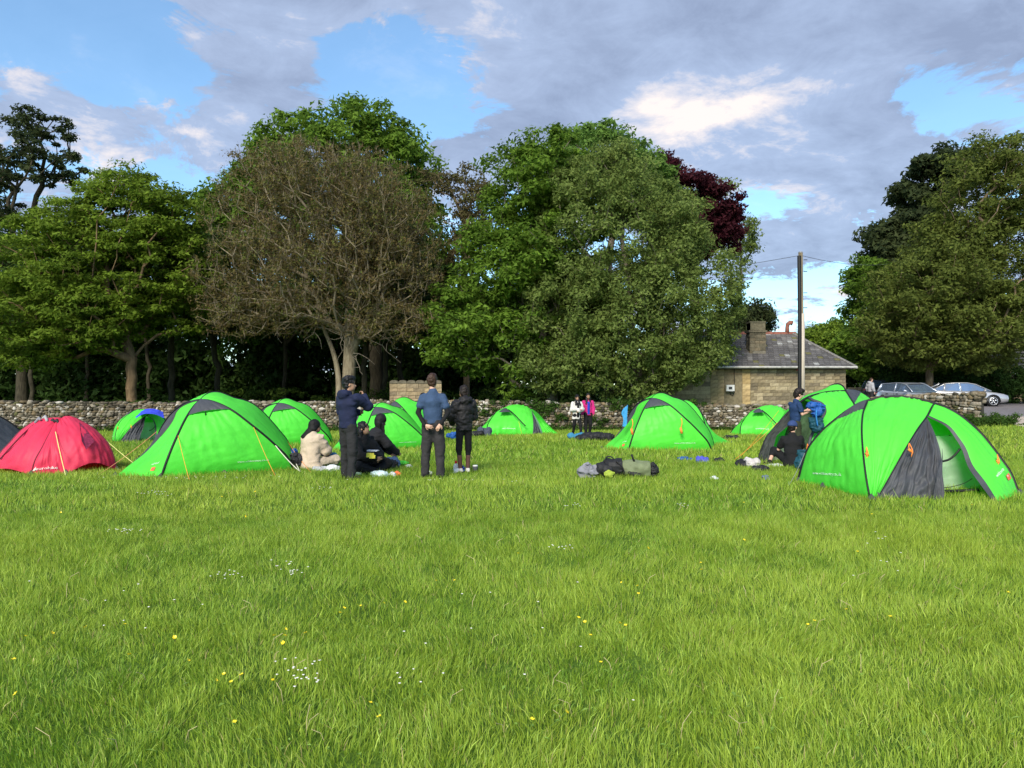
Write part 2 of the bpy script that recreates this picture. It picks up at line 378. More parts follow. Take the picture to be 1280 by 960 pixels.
M_CORE = mat('wall_shadow_core', (0.05, 0.045, 0.035), 0.95, 0.2, 6)
def dry_wall(label, path, heights, single_from=None):
    """path: (X,Y) polyline; builds a core plus courses of rubble on both faces and a rough top"""
    path = np.array(path, float); seg = np.linalg.norm(np.diff(path, axis=0), axis=1); s = np.r_[0, np.cumsum(seg)]; Ltot = s[-1]
    def at(u): return np.array([np.interp(u, s, path[:, 0]), np.interp(u, s, path[:, 1])])
    hgt = lambda u: np.interp(u, s, heights)
    root = thing('dry_stone_wall', label, 'stone wall', (path[0][0], path[0][1], float(gz(path[0][0], path[0][1]))))
    off = np.array(root.location)
    V, F = [], []
    us = np.linspace(0, Ltot, int(Ltot/0.6)+2)
    for k, u in enumerate(us):
        p = at(u); q = at(min(u+.1, Ltot)); q0 = at(max(u-.1, 0)); d = (q-q0)/(np.linalg.norm(q-q0)+1e-9); nrm = np.array([d[1], -d[0]])
        g = float(gz(*p)); h = hgt(u)
        for a, zz, wv in ((-1, -.3, .24), (-1, h-.12, .17), (1, h-.12, .17), (1, -.3, .24)):
            V.append((*(p+nrm*a*wv), g+zz))
        if k:
            b = 4*(k-1); F += [(b+i, b+(i+1) % 4, b+4+(i+1) % 4, b+4+i) for i in range(4)]
    F += [(0, 1, 2, 3), (len(V)-1, len(V)-2, len(V)-3, len(V)-4)]
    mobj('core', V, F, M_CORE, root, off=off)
    C, S, R, = [], [], []
    for side in (1, -1):
        z = 0.0; row = 0
        while z < 1.75:
            ch = 0.065+0.085*rng.random(); u = rng.random()*.2
            while u < Ltot:
                l = 0.08+0.24*rng.random()**1.8
                h = hgt(u)
                if z+ch*.5 < h+(fbm(np.array([[u, 0, 0]]), .8, 3)[0]-.5)*.16 and not (side == -1 and z < h-.45):
                    p = at(u+l/2); q = at(min(u+l, Ltot)); q0 = at(max(u, 0)-.01); d = (q-q0)/(np.linalg.norm(q-q0)+1e-9); nrm = np.array([d[1], -d[0]])
                    wv = .24-.07*z/h+rng.normal(0, .018)
                    pp = p+nrm*wv*side; C.append((*pp, float(gz(*p))+z+ch/2+rng.normal(0, .012))); S.append((l*.60, .13, ch*.66*(0.8+.5*rng.random()))); R.append(math.atan2(d[1], d[0])+rng.normal(0, .12))
                u += l
            z += ch
    u = 0
    while u < Ltot:                                   # coping stones, laid across
        l = .16+.2*rng.random(); p = at(u+l/2); q = at(min(u+l, Ltot)); q0 = at(max(u, 0)-.01); d = (q-q0); h = hgt(u)
        C.append((*p, float(gz(*p))+h-.02+rng.normal(0, .03))); S.append((l*.55, .24, .07+.06*rng.random())); R.append(math.atan2(d[1], d[0])+rng.normal(0, .1)); u += l
    C, S, R = np.array(C), np.array(S), np.array(R); n = len(C)
    jit = 1+rng.normal(0, .14, (n, 12, 3)); co = np.clip(ICO*1.25, -0.92, 0.92)[None]*jit*S[:, None, :]
    tl = rng.normal(0, .12, n); co = np.stack([co[..., 0]*np.cos(tl)[:, None]-co[..., 2]*np.sin(tl)[:, None], co[..., 1], co[..., 0]*np.sin(tl)[:, None]+co[..., 2]*np.cos(tl)[:, None]], -1)
    cs, sn = np.cos(R)[:, None], np.sin(R)[:, None]
    co = np.stack([co[..., 0]*cs-co[..., 1]*sn, co[..., 0]*sn+co[..., 1]*cs, co[..., 2]], -1)
    cols = stone_cols(n); patchy = fbm(C, .5, 9, 2); cols *= (0.65+.75*patchy)[:, None]
    single = np.zeros(n, bool)
    if single_from is not None:
        cand = np.argsort(-(C[:, 0]*1.0-C[:, 1]*.8)); cand = [i for i in cand if S[i][0] > .09][:290]; single[cand] = True
    k = np.where(~single)[0]
    Vv = (co[k]+C[k][:, None, :]).reshape(-1, 3); Ff = (ICF[None]+12*np.arange(len(k))[:, None, None]).reshape(-1, 3)
    o = mobj('rubble_stones', Vv, Ff, M_STONE, root, tint=np.repeat(cols[k], 12, 0), off=off); tag(o, kind='stuff')
    for i in np.where(single)[0]:
        o = mobj('stone', co[i], ICF, M_STONE, root, tint=np.repeat(cols[i:i+1], 12, 0), loc=C[i]-off)
    print('stones', n)
    return root
dry_wall('long grey limestone dry stone wall running behind all the tents and ending beside the gravel bay',
         [(-34, 35.5), (-20, 36), (-10, 36.5), (0, 37.2), (6, 37.6), (11, 37.2), (14, 35), (16.4, 32), (18.1, 29.6)],
         [1.35, 1.34, 1.36, 1.38, 1.25, 1.2, 1.12, 1.15, 1.2], single_from=True)

def coursed(root, name, mt, o, ux, w, h, bw, bh, depth, cols, skip=None, gap=.012, joined=False, proud=.02, off=None):
    """regular stone blocks on a face: o = lower left corner, ux = unit along, outward normal = (ux.y,-ux.x)"""
    nr = np.array([ux[1], -ux[0], 0.0]); U = np.array([ux[0], ux[1], 0.0]); z = 0; row = 0; rot = math.atan2(ux[1], ux[0]); mb = MB()
    while z < h-.02:
        ch = min(bh*(.75+.5*rng.random()), h-z); u = 0; first = bw*(.4+.6*rng.random())
        if h-z-ch < bh*.4: ch = h-z
        while u < w-.01:
            l = min(first if first else bw*(.6+.9*rng.random()), w-u); first = None
            if w-u-l < bw*.3: l = w-u
            c = np.array(o)+U*(u+l/2)+np.array([0, 0, z+ch/2])
            if not (skip and skip(u+l/2, z+ch/2)):
                col = np.array(cols[rng.integers(len(cols))])*(.8+.4*rng.random()); c = c-nr*(depth/2-proud*rng.random())
                hs = (l/2-gap/2, depth/2, ch/2-gap/2)
                if joined: mb.box(c, hs, rot, col, .003)
                else:
                    b = MB(); b.box((0, 0, 0), hs, rot, col, .004); b.obj(name, mt, root, tint=True, loc=c-(off if off is not None else 0))
            u += l
        z += ch
    if joined:
        o_ = mb.obj(name, mt, root, tint=True, off=off); tag(o_, kind='stuff'); return o_

M_BLOCK = mat('sandstone_block', (0.85, 0.85, 0.85), 0.9, 0.22, 9, 0.5, 35, tint=True, spec=0.15)
M_MORTAR = mat('mortar', (0.20, 0.165, 0.10), 0.95, 0.2, 8)

# small tan garden wall seen between the two men
def garden_wall():
    Y = 39.5; x0, x1 = P(487, 0, Y)[0], P(552, 0, Y)[0]; z0 = float(gz(0, Y)); zt = P(0, 479, Y)[2]
    r = thing('garden_wall', 'short coursed tan stone wall with curved coping seen above the long wall between the two standing men', 'stone wall', (x0, Y, z0)); off = np.array(r.location)
    b = MB(); b.box(((x0+x1)/2, Y+.2, (z0+zt)/2), ((x1-x0)/2-.02, .15, (zt-z0)/2-.03)); b.obj('core', M_MORTAR, r, off=off)
    cols = [(.38, .29, .17), (.33, .25, .15), (.42, .33, .2), (.28, .22, .14)]
    coursed(r, 'stone_block', M_BLOCK, (x0, Y, z0+.95), (1, 0), x1-x0, zt-z0-.95, .42, .17, .12, cols, off=off)
    n = 6
    for k in range(n):
        w = (x1-x0)/n; c = MB(); a = np.linspace(0, math.pi, 7); ring = [(-w/2+.01, 0), *[(w/2*-.96*math.cos(t), .05+.11*math.sin(t)) for t in a], (w/2-.01, 0)]
        V = [(u, -.05, z) for u, z in ring]+[(u, .38, z) for u, z in ring]; m_ = len(ring)
        F = [tuple(range(m_)), tuple(range(m_, 2*m_))[::-1]]+[(i, (i+1) % m_, m_+(i+1) % m_, m_+i) for i in range(m_)]
        c.add(V, F, (.16, .14, .1)); c.obj('coping_stone', M_BLOCK, r, tint=True, loc=np.array([x0+w*(k+.5), Y, zt])-off)
garden_wall()

# ------------------------------------------------------------------ stone cottage
def cottage():
    Y = 42.0; xr = P(1057, 0, Y)[0]; xl = 7.2; D = 7.2; z0 = -0.55; ze = P(0, 459, Y)[2]; zr = P(0, 417, Y+D/2)[2]; ov = .38
    r = thing('stone_cottage', 'low sandstone cottage with hipped grey slate roof and a stone chimney behind the wall', 'cottage', ((xl+xr)/2, Y+D/2, z0)); off = np.array(r.location)
    w = MB(); w.box(((xl+xr)/2, Y+D/2, (z0+ze)/2), ((xr-xl)/2-.02, D/2-.02, (ze-z0)/2)); wall = w.obj('wall', M_MORTAR, r, off=off)
    tan = [(.31, .25, .15), (.36, .295, .18), (.26, .21, .13), (.40, .33, .21), (.22, .18, .12)]
    fx0, fx1 = P(905, 0, Y)[0], P(928, 0, Y)[0]; qx1 = P(938, 0, Y)[0]; bx0 = P(888, 0, Y)[0]
    coursed(wall, 'stone_block', M_BLOCK, (qx1, Y, .1), (1, 0), xr-qx1, ze-.12-.1, .46, .185, .1, tan, off=off)
    coursed(wall, 'quoin_stone', M_BLOCK, (fx1, Y, .1), (1, 0), qx1-fx1, ze-.22, .5, .3, .11, [(.52, .38, .18), (.47, .34, .17), (.55, .42, .22)], off=off)
    coursed(wall, 'infill_stone', M_BLOCK, (fx0, Y+.03, .1), (1, 0), fx1-fx0, ze-.5, .95, .5, .1, [(.33, .22, .13), (.30, .205, .125)], gap=.02, proud=.004, off=off)
    coursed(wall, 'stone_block', M_BLOCK, (bx0, Y, .1), (1, 0), fx0-bx0, ze-.22, .5, .22, .11, [(.45, .34, .18), (.4, .3, .17)], off=off)
    coursed(wall, 'lintel', M_BLOCK, (fx0, Y, ze-.4), (1, 0), fx1-fx0, .28, 2.0, .28, .11, [(.36, .26, .15)], off=off)
    coursed(wall, 'rear_wall_blocks', M_BLOCK, (xl, Y, .1), (1, 0), bx0-xl, ze-.22, .7, .25, .1, tan, joined=True, off=off)
    coursed(wall, 'end_wall_blocks', M_BLOCK, (xr, Y, .1), (0, 1), D, ze-.22, .46, .19, .1, tan, joined=True, off=off)
    # hip roof: an underlay and real courses of slates on the front and right slopes
    ex0, ex1, ey0, ey1 = xl-ov, xr+ov, Y-ov, Y+D+ov; rx0, rx1, ry = ex0+D/2, P(990, 0, Y+D/2)[0], Y+D/2
    E = [(ex0, ey0, ze), (ex1, ey0, ze), (ex1, ey1, ze), (ex0, ey1, ze), (rx0, ry, zr), (rx1, ry, zr)]
    roof = mobj('roof', E, [(0, 1, 5, 4), (1, 2, 5), (2, 3, 4, 5), (3, 0, 4), (0, 3, 2, 1)], mat('roof_underlay', (.05, .05, .055), .9), r, off=off)
    M_SL = mat('slate', (.9, .9, .9), .75, .3, 14, .3, 60, tint=True, spec=.3)
    mb = MB(); nc = 17
    def slope(a, b, c, d):       # a,b eave; d,c ridge
        a, b, c, d = map(np.array, (a, b, c, d)); nn = np.cross(b-a, d-a); nn /= np.linalg.norm(nn)
        if nn[2] < 0: nn = -nn
        for i in range(nc):
            t0, t1 = i/nc, (i+1.25)/nc; L0, R0 = a+(d-a)*t0, b+(c-b)*t0; L1, R1 = a+(d-a)*min(t1, 1), b+(c-b)*min(t1, 1)
            width = np.linalg.norm(R0-L0); sw = .30; n_ = max(1, int(width/sw)); e = (R0-L0)/(width+1e-9); sh = (i % 2)*.5
            up = (L1+R1)/2-(L0+R0)/2
            upv = nn*0; sl = (d+c)/2-(a+b)/2; sl = sl-e*np.dot(sl, e); sl /= np.linalg.norm(sl); hl = np.linalg.norm(up-e*np.dot(up, e))
            for k in range(-1, n_+1):
                u0 = (k+sh)*sw+.01; u1 = u0+sw-.02; u0 = max(u0, 0); u1 = min(u1, width)
                if u1-u0 < .05: continue
                p0, p1 = L0+e*u0, L0+e*u1
                lim = lambda u: min(1.0, 1.0)
                q0, q1 = p0+sl*hl, p1+sl*hl
                # keep inside the hip lines
                wl = np.linalg.norm(R1-L1); o0 = np.dot(L1-L0, e); q0u, q1u = np.dot(q0-L0, e), np.dot(q1-L0, e)
                q0 = q0+e*(np.clip(q0u, o0, o0+wl)-q0u); q1 = q1+e*(np.clip(q1u, o0, o0+wl)-q1u)
                lift = .02+rng.random()*.012; T = nn*lift; tz = nn*.006
                V = [p0+T, p1+T, q1+tz, q0+tz, p0+nn*.002, p1+nn*.002]
                pt = fbm(np.array([(p0+p1)/2]), .9, 40, 2)[0]; v = .8+.5*rng.random(); c_ = np.array([.115, .108, .105])*v
                if pt > .56 and rng.random() < .5: c_ = np.array([.18, .17, .16])*v
                if rng.random() < (.06 if t0 > .6 else .015): c_ = np.array([.38, .38, .36])
                if rng.random() < .05: c_ = np.array([.16, .15, .06])
                mb.add(V, [(0, 1, 2, 3), (4, 5, 1, 0), (4, 0, 3), (5, 2, 1)], c_)
    slope(E[0], E[1], E[5], E[4]); slope(E[1], E[2], E[5], E[5])
    o = mb.obj('slates', M_SL, roof, tint=True, off=off); tag(o, kind='stuff')
    M_TER = mat('terracotta', (.22, .085, .06), .8, .2, 5, .3, 30)
    k = rx0
    while k < rx1-.1:
        l = .46; V, F = tube([(k, ry, zr-.02), (k+l-.03, ry, zr-.02)], [.13, .14], 8); mobj('ridge_tile', V, F, M_TER, roof, off=off); k += l
    for (a, b) in ((E[1], E[5]),):
        a, b = np.array(a), np.array(b); n = 22
        for i in range(n):
            p, q = a+(b-a)*i/n+[0, 0, .03], a+(b-a)*(i+.94)/n+[0, 0, .03]; V, F = tube([p, q], [.085, .07], 6); mobj('hip_tile', V, F, mat('hip_grey', (.2, .19, .18), .8), roof, off=off)
    # curved terracotta vent on the ridge end
    c = np.array([P(984, 0, ry)[0], ry, zr]); V, F = tube([c, c+[0, 0, .35], c+[.03, 0, .55], c+[.16, 0, .66], c+[.30, 0, .62]], [.13, .11, .12, .13, .15], 10); mobj('ridge_vent', V, F, M_TER, roof, smooth=True, off=off)
    # gutter, fascia
    V, F = tube([(ex0, ey0-.05, ze-.01), (ex1+.03, ey0-.05, ze-.01)], .075, 8, flat=.8); mobj('gutter', V, F, mat('gutter_grey', (.42, .41, .38), .6, .25, 6), r, off=off)
    V, F = tube([(ex1+.05, ey0, ze-.01), (ex1+.05, ey1, ze-.01)], .075, 8); mobj('gutter', V, F, mat('gutter_grey', 0), r, off=off)
    b = MB(); b.box(((ex0+ex1)/2, ey0+.2, ze-.06), ((ex1-ex0)/2-.1, .19, .05)); b.obj('soffit', mat('soffit', (.06, .055, .05), .8), r, off=off)
    # chimney standing in the front slope
    cx0, cx1 = P(938, 0, Y+1)[0], P(958, 0, Y+1)[0]; cy = Y+1.1; zb = P(0, 449, cy)[2]; zt = P(0, 403, cy)[2]
    ch = MB(); ch.box(((cx0+cx1)/2, cy+.35, (zb+zt)/2-.2), ((cx1-cx0)/2-.03, .32, (zt-zb)/2+.15)); chim = ch.obj('chimney', M_MORTAR, roof, off=off)
    cc = [(.17, .145, .10), (.22, .18, .12), (.13, .115, .08), (.2, .18, .14)]
    for o_, u_, w_ in (((cx0, cy, zb+.22), (1, 0), cx1-cx0), ((cx1, cy+.02, zb-.1), (0, 1), .66), ((cx0, cy+.68, zb-.1), (0, -1), .66)):
        coursed(chim, 'chimney_blocks', M_BLOCK, o_, u_, w_, zt-o_[2]-.55, .34, .2, .1, cc, joined=True, off=off)
    cp = MB(); cp.box(((cx0+cx1)/2, cy+.35, zt-.50), ((cx1-cx0)/2+.07, .42, .06), 0, (.15, .13, .09)); cp.box(((cx0+cx1)/2, cy+.35, zt-.22), ((cx1-cx0)/2-.03, .36, .21), 0, (.17, .15, .1)); cp.box(((cx0+cx1)/2, cy+.35, zt+.02), ((cx1-cx0)/2+.0, .38, .05), 0, (.13, .12, .08)); cp.obj('chimney_cap', M_BLOCK, chim, tint=True, off=off)
    lf = MB(); lf.box(((cx0+cx1)/2, cy-.01, zb+.09), ((cx1-cx0)/2+.01, .035, .13)); lf.obj('lead_flashing', mat('lead', (.5, .5, .5), .5, .1), chim, off=off)
    # electric box, conduit, red sign
    e = P(912.5, 485, Y-.15); eb = MB(); eb.box(e, (.22, .1, .17)); bx = eb.obj('meter_box', mat('white_plastic', (.7, .7, .68), .5, .04), r, off=off)
    eb = MB(); eb.box(e+[0, -.108, 0], (.09, .006, .07)); eb.obj('meter_screen', mat('dark_plastic', (.05, .05, .05), .4), bx, off=off)
    x = P(917.5, 0, Y)[0]; V, F = tube([(x, Y-.05, ze-.1), (x, Y-.05, e[2]-.25), (x-.1, Y-.05, e[2]-.42), (x-.22, Y-.06, e[2]-.32), (x-.24, Y-.06, e[2]-.15)], .018, 6); mobj('cable', V, F, M_BLK, r, off=off)
    s = P(998, 462, Y-.06); b = MB(); b.box(s, (.1, .02, .06)); b.obj('red_plate', mat('red_paint', (.5, .05, .04), .5), r, off=off)
    # pale flashing on far left part of roof
    return r
cottage()

def far_house():
    Y = 62; x0 = P(1247, 0, Y)[0]; x1 = x0+12; z0 = .1; ze = P(0, 466, Y)[2]; zr = P(0, 405, Y+4)[2]
    r = thing('roadside_house', 'partly hidden house with a steep pale slate roof at the right edge behind a trunk', 'house', ((x0+x1)/2, Y+4, z0)); off = np.array(r.location)
    b = MB(); b.box(((x0+x1)/2, Y+4, (z0+ze)/2), ((x1-x0)/2, 4, (ze-z0)/2)); b.obj('wall', mat('far_wall', (.22, .165, .1), .9, .25, 3), r, off=off)
    V = [(x0-.4, Y-.5, ze), (x1, Y-.5, ze), (x1, Y+8.5, ze), (x0-.4, Y+8.5, ze), (x0-.4, Y+4, zr), (x1, Y+4, zr)]
    ro = mobj('roof', V, [(0, 1, 5, 4), (2, 3, 4, 5), (0, 4, 3), (1, 2, 5), (0, 3, 2, 1)], mat('far_slate', (.15, .14, .135), .8, .25, 5, .5, 8), r, off=off)
    mb = MB()
    for i in range(16):
        t = i/16; a = np.array(V[0])+(np.array(V[4])-V[0])*t; b_ = np.array(V[1])+(np.array(V[5])-V[1])*t; n = 26
        for k in range(n):
            c = (a+(b_-a)*(k+.5)/n)+np.array([0, -.06, .1]); v = .8+.5*rng.random(); mb.box(c, ((x1-x0)/n/2-.02, .22, .03), 0, (.21*v, .2*v, .19*v))
    o = mb.obj('slates', mat('slate', 0), ro, tint=True, off=off); tag(o, kind='stuff')
    b = MB(); b.box(((x0+x1)/2, Y-.55, ze-.02), ((x1-x0)/2+.3, .07, .07)); b.obj('gutter', mat('pale_gutter', (.55, .53, .5), .6), r, off=off)
far_house()

# ------------------------------------------------------------------ pole and wires
def pole():
    Y = 36.2; b = GP(1002, Y); zt = P(0, 316, Y)[2]
    r = thing('telegraph_pole', 'tall wooden telegraph pole with a weathered pale lower half in front of the cottage', 'pole', b); off = b
    V, F = tube([(b[0], Y, b[2]-.2), (b[0]-.02, Y, (b[2]+zt)/2), (b[0]-.05, Y, zt)], [.135, .12, .10], 14)
    m = mat('pole_wood', (.30, .24, .16), .85, .3, 1.2, .5, 20, col2=(.12, .10, .06), mscale=(6, 6, .6)); mobj('shaft', V, F, m, r, smooth=True, off=off)
    V, F = tube([(b[0]-.12, Y-.07, b[2]-.1), (b[0]-.11, Y-.07, b[2]+5.0), (b[0]-.13, Y-.05, zt-.15)], .095, 8); mobj('cable_guard', V, F, mat('black_plastic', (.012, .012, .013), .5), r, off=off)
    zl = P(0, 392, Y)[2]; V, F = tube([(b[0]+.012, Y-.01, b[2]), (b[0], Y-.01, zl)], [.142, .128], 14); mobj('lower_shaft', V, F, mat('pole_weathered', (.42, .36, .28), .85, .2, 2, .4, 20, col2=(.55, .48, .40), mscale=(6, 6, .6)), r, smooth=True, off=off)
    for z in (zt-.35, zt-.9, zt-1.9, zt-2.6):
        V, F = tube([(b[0]+.05, Y-.12, z), (b[0]+.22, Y-.12, z)], .018, 6); mobj('step_bolt', V, F, M_BLK, r, off=off)
    V, F = tube([(b[0]-.05, Y, zt-.01), (b[0]-.05, Y, zt+.05)], [.11, .09], 12); mobj('pole_cap', V, F, mat('cap_metal', (.2, .2, .2), .5), r, off=off)
    top = np.array([b[0]-.05, Y, zt-.12]); mw = mat('wire', (.09, .09, .1), .5)
    for end, lab in ((P(700, 360, 70), 'thin overhead wire running left from the telegraph pole'), (P(1110, 330, 52), 'thin overhead wire running right from the telegraph pole')):
        q = [top*(1-t)+end*t-np.array([0, 0, .9*4*t*(1-t)*.25]) for t in np.linspace(0, 1, 14)]; V, F = tube(q, .012, 5); o = mobj('overhead_wire', V, F, mw, loc=top, off=top); tag(o, lab, 'wire')
pole()
# ------------------------------------------------------------------ trees
def leaf_mat(name, trans=.46): return mat(name, (1, 1, 1), .65, 0, 1, tint=True, trans=trans, spec=.10)
M_LEAF = leaf_mat('leaf'); 
def bark(name, c, c2): return mat(name, c, .92, .2, 2.0, .8, 14, col2=c2, mscale=(5, 5, 1.2), spec=.1)
BK_T = bark('bark_tan', (.12, .08, .045), (.22, .15, .085)); BK_B = bark('bark_brown', (.13, .095, .06), (.24, .18, .115)); BK_D = bark('bark_dark', (.035, .03, .022), (.07, .06, .04)); BK_G = bark('bark_grey', (.12, .10, .075), (.22, .19, .15))
def ellips(E):
    out = []
    for (px, py, rx, ry, Y, rd) in E: c = P(px, py, Y); out.append((c, np.array([rx/960*Y, rd, ry/960*Y])))
    return out
def sample_env(E, n, shell=.55, lump=.22, seed=0, zmin=-9):
    E = ellips(E); w = np.array([e[1][0]*e[1][2] for e in E]); w /= w.sum(); out = []
    for (c, r), k in zip(E, rng.multinomial(n, w)):
        d = rng.normal(size=(k, 3)); d /= np.linalg.norm(d, axis=1)[:, None]
        q = shell+(1-shell)*rng.random(k)**.7; lum = 1+lump*2*(fbm(d*1.0+c*.13, 2.2, seed, 2)-.5)
        out.append(c+d*r*(q*lum)[:, None])
    o = np.concatenate(out); return o[o[:, 2] > zmin]
def grow(trunk, tips, w=.35, step=.7, droop=0):
    """connect every tip to the nearest useful node of the growing skeleton; radii from the number of tips carried"""
    nodes = [np.array(p, float) for p in trunk]; par = [-1]+list(range(len(trunk)-1)); pl = [0.0]
    for i in range(1, len(trunk)): pl.append(pl[-1]+np.linalg.norm(nodes[i]-nodes[i-1]))
    cap = len(trunk)+len(tips)*14; A = np.zeros((cap, 3)); A[:len(nodes)] = nodes; PL = np.zeros(cap); PL[:len(nodes)] = pl; PL[:max(1, len(trunk)//3)] += 50; n = len(nodes)
    fork = nodes[-1]; order = np.argsort(np.linalg.norm(tips-nodes[len(trunk)//2], axis=1)); tipn = []
    for ti in order:
        t = tips[ti]; D = A[:n]-t; dist = np.sqrt((D*D).sum(1)); below = np.clip(A[:n, 2]-t[2]+.0, 0, None)
        cst = dist+w*PL[:n]+below*.5; j = int(np.argmin(cst)); a = A[j]; L = dist[j]; m = max(1, int(L/step)); prev = j
        sag = rng.normal(0, .09, 3)*L; sag[2] += L*.10
        for k in range(1, m+1):
            s = k/m; p = a+(t-a)*s+sag*math.sin(math.pi*s)+(rng.normal(0, .05, 3)*step if k < m else 0)
            if n >= cap: break
            A[n] = p; par.append(prev); PL[n] = PL[prev]+L/m; prev = n; n += 1
        tipn.append(prev)
    A = A[:n]; par = np.array(par[:n]); cnt = np.zeros(n); cnt[tipn] = 1
    for i in range(n-1, 0, -1): cnt[par[i]] += cnt[i]
    return A, par, cnt
def limbs_mesh(A, par, R, sides_big=9):
    Vs, Fs = [], []; n0 = 0; idx = np.where(par >= 0)[0]
    for lo, hi, ns in ((.05, 99, sides_big), (.018, .05, 5), (0, .018, 3)):
        k = idx[(R[idx] >= lo) & (R[idx] < hi)]
        if not len(k): continue
        a, b = A[par[k]], A[k]; d = b-a; d /= np.linalg.norm(d, axis=1)[:, None]+1e-9
        h = np.where(np.abs(d[:, 2:3]) < .9, [[0, 0, 1.]], [[1., 0, 0]]); u = np.cross(d, h); u /= np.linalg.norm(u, axis=1)[:, None]; v = np.cross(d, u)
        ra = np.minimum(R[par[k]], R[k]*1.5)[:, None]; rb = R[k][:, None]; rings = []
        for q in range(ns):
            an = 2*math.pi*q/ns; w = math.cos(an)*u+math.sin(an)*v; rings.append((a-d*ra*.3+w*ra, b+d*rb*.3+w*rb))
        V = np.stack([r[0] for r in rings]+[r[1] for r in rings], 1).reshape(-1, 3); m = np.arange(len(k))*2*ns
        F = np.concatenate([np.stack([m+q, m+(q+1) % ns, m+ns+(q+1) % ns, m+ns+q], 1) for q in range(ns)]); Vs.append(V); Fs.append(F+n0); n0 += len(V)
    return np.concatenate(Vs), np.concatenate(Fs)
def leaves(centres, per, rad_, flat, size, cols, up=.6, droop=0, seed=0, lo=0.0):
    n = len(centres)*per; c = np.repeat(centres, per, 0); rr = np.repeat(rad_*(.6+.8*rng.random(len(centres))), per)
    d = rng.normal(size=(n, 3)); d /= np.linalg.norm(d, axis=1)[:, None]; q = (lo+(1-lo)*rng.random(n)**.5)
    p = c+d*np.stack([rr*q, rr*q, rr*q*flat], 1)
    nr = d*.7+rng.normal(0, .55, (n, 3)); nr[:, 2] += up; nr /= np.linalg.norm(nr, axis=1)[:, None]
    t = rng.normal(size=(n, 3)); t[:, 2] -= droop; t -= nr*(t*nr).sum(1)[:, None]; t /= np.linalg.norm(t, axis=1)[:, None]; b = np.cross(nr, t)
    s = (1.22*size*(.6+.8*rng.random(n)))[:, None]; V = np.stack([p-t*s*.45-b*s*.22, p+b*s*.36-t*s*.1, p+t*s*.6], 1).reshape(-1, 3)
    i = np.arange(n)*3; F = np.stack([i, i+1, i+2], 1)
    ct = np.repeat(rng.random(len(centres)), per); cols = np.array(cols, float); k = np.clip(ct*.55+rng.random(n)*.45, 0, .999)*(len(cols)-1); a = np.floor(k).astype(int); f = (k-a)[:, None]
    col = cols[a]*(1-f)+cols[a+1]*f; col *= (.8+.4*rng.random(n))[:, None]
    return V, F, np.repeat(col, 3, 0)
GR = dict(
  beech=[(.095, .15, .017), (.15, .225, .024), (.215, .315, .034)], syc=[(.08, .145, .018), (.125, .215, .026), (.19, .31, .038)],
  willow=[(.12, .17, .04), (.17, .23, .055), (.225, .29, .08)], bud=[(.13, .09, .04), (.17, .125, .05), (.165, .155, .045), (.15, .19, .045)],
  pine=[(.03, .045, .02), (.055, .075, .028), (.085, .105, .038)], copper=[(.035, .008, .012), (.065, .014, .022), (.10, .025, .03)],
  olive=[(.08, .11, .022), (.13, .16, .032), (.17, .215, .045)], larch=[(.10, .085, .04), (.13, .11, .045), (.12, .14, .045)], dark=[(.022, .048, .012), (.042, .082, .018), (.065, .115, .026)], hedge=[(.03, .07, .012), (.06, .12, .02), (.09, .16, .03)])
def tree(label, base, trunk_r, fork_h, E, ntips, per, size, cols, bk, clump=.8, flat=.6, up=.6, lump=.22, shell=.55, droop=0, twist=0.0, tipr=.012, pexp=.47, name='tree', group=None, w=.35, extra=None, seed=1, leader=.55, lean=0.0, lo=0.0):
    b = np.array(base, float); tips = sample_env(E, ntips, shell, lump, seed, b[2]+.4)
    top = tips[:, 2].max(); cen = tips.mean(0); m = 7
    tr = [b+np.array([0, 0, -.25])]
    for i in range(1, m+1):
        s = i/m; x = b+np.array([lean*s, 0, fork_h*s]); x[:2] += rng.normal(0, .035, 2)*s*2; tr.append(x)
    f = tr[-1]; hd = np.array([cen[0], cen[1], b[2]+fork_h+(top-b[2]-fork_h)*leader])
    for s in np.linspace(.2, 1, 6): tr.append(f+(hd-f)*s+rng.normal(0, .12, 3)*s)
    A, par, cnt = grow(tr, tips, w); R = tipr*np.maximum(cnt, 1)**pexp; R *= 1.0
    R = np.minimum(R, trunk_r); sc = trunk_r/max(R[1], 1e-3)
    big = R > .06; R[big] = np.minimum(R[big]*(1+(sc-1)*np.clip((R[big]-.06)/.2, 0, 1)), trunk_r); R[0] = trunk_r*1.35; R[1] = trunk_r*1.08
    root = thing(name, label, 'tree', b, group=group)
    V, F = limbs_mesh(A, par, R); mobj('trunk', V, F, bk, root, smooth=True, off=b)
    ctr = tips if extra is None else np.concatenate([tips, extra])
    V, F, T = leaves(ctr, per, clump, flat, size, GR[cols] if isinstance(cols, str) else cols, up, droop, seed, lo); mobj('crown', V, F, M_LEAF, root, tint=T, off=b)
    return root, A, par, cnt

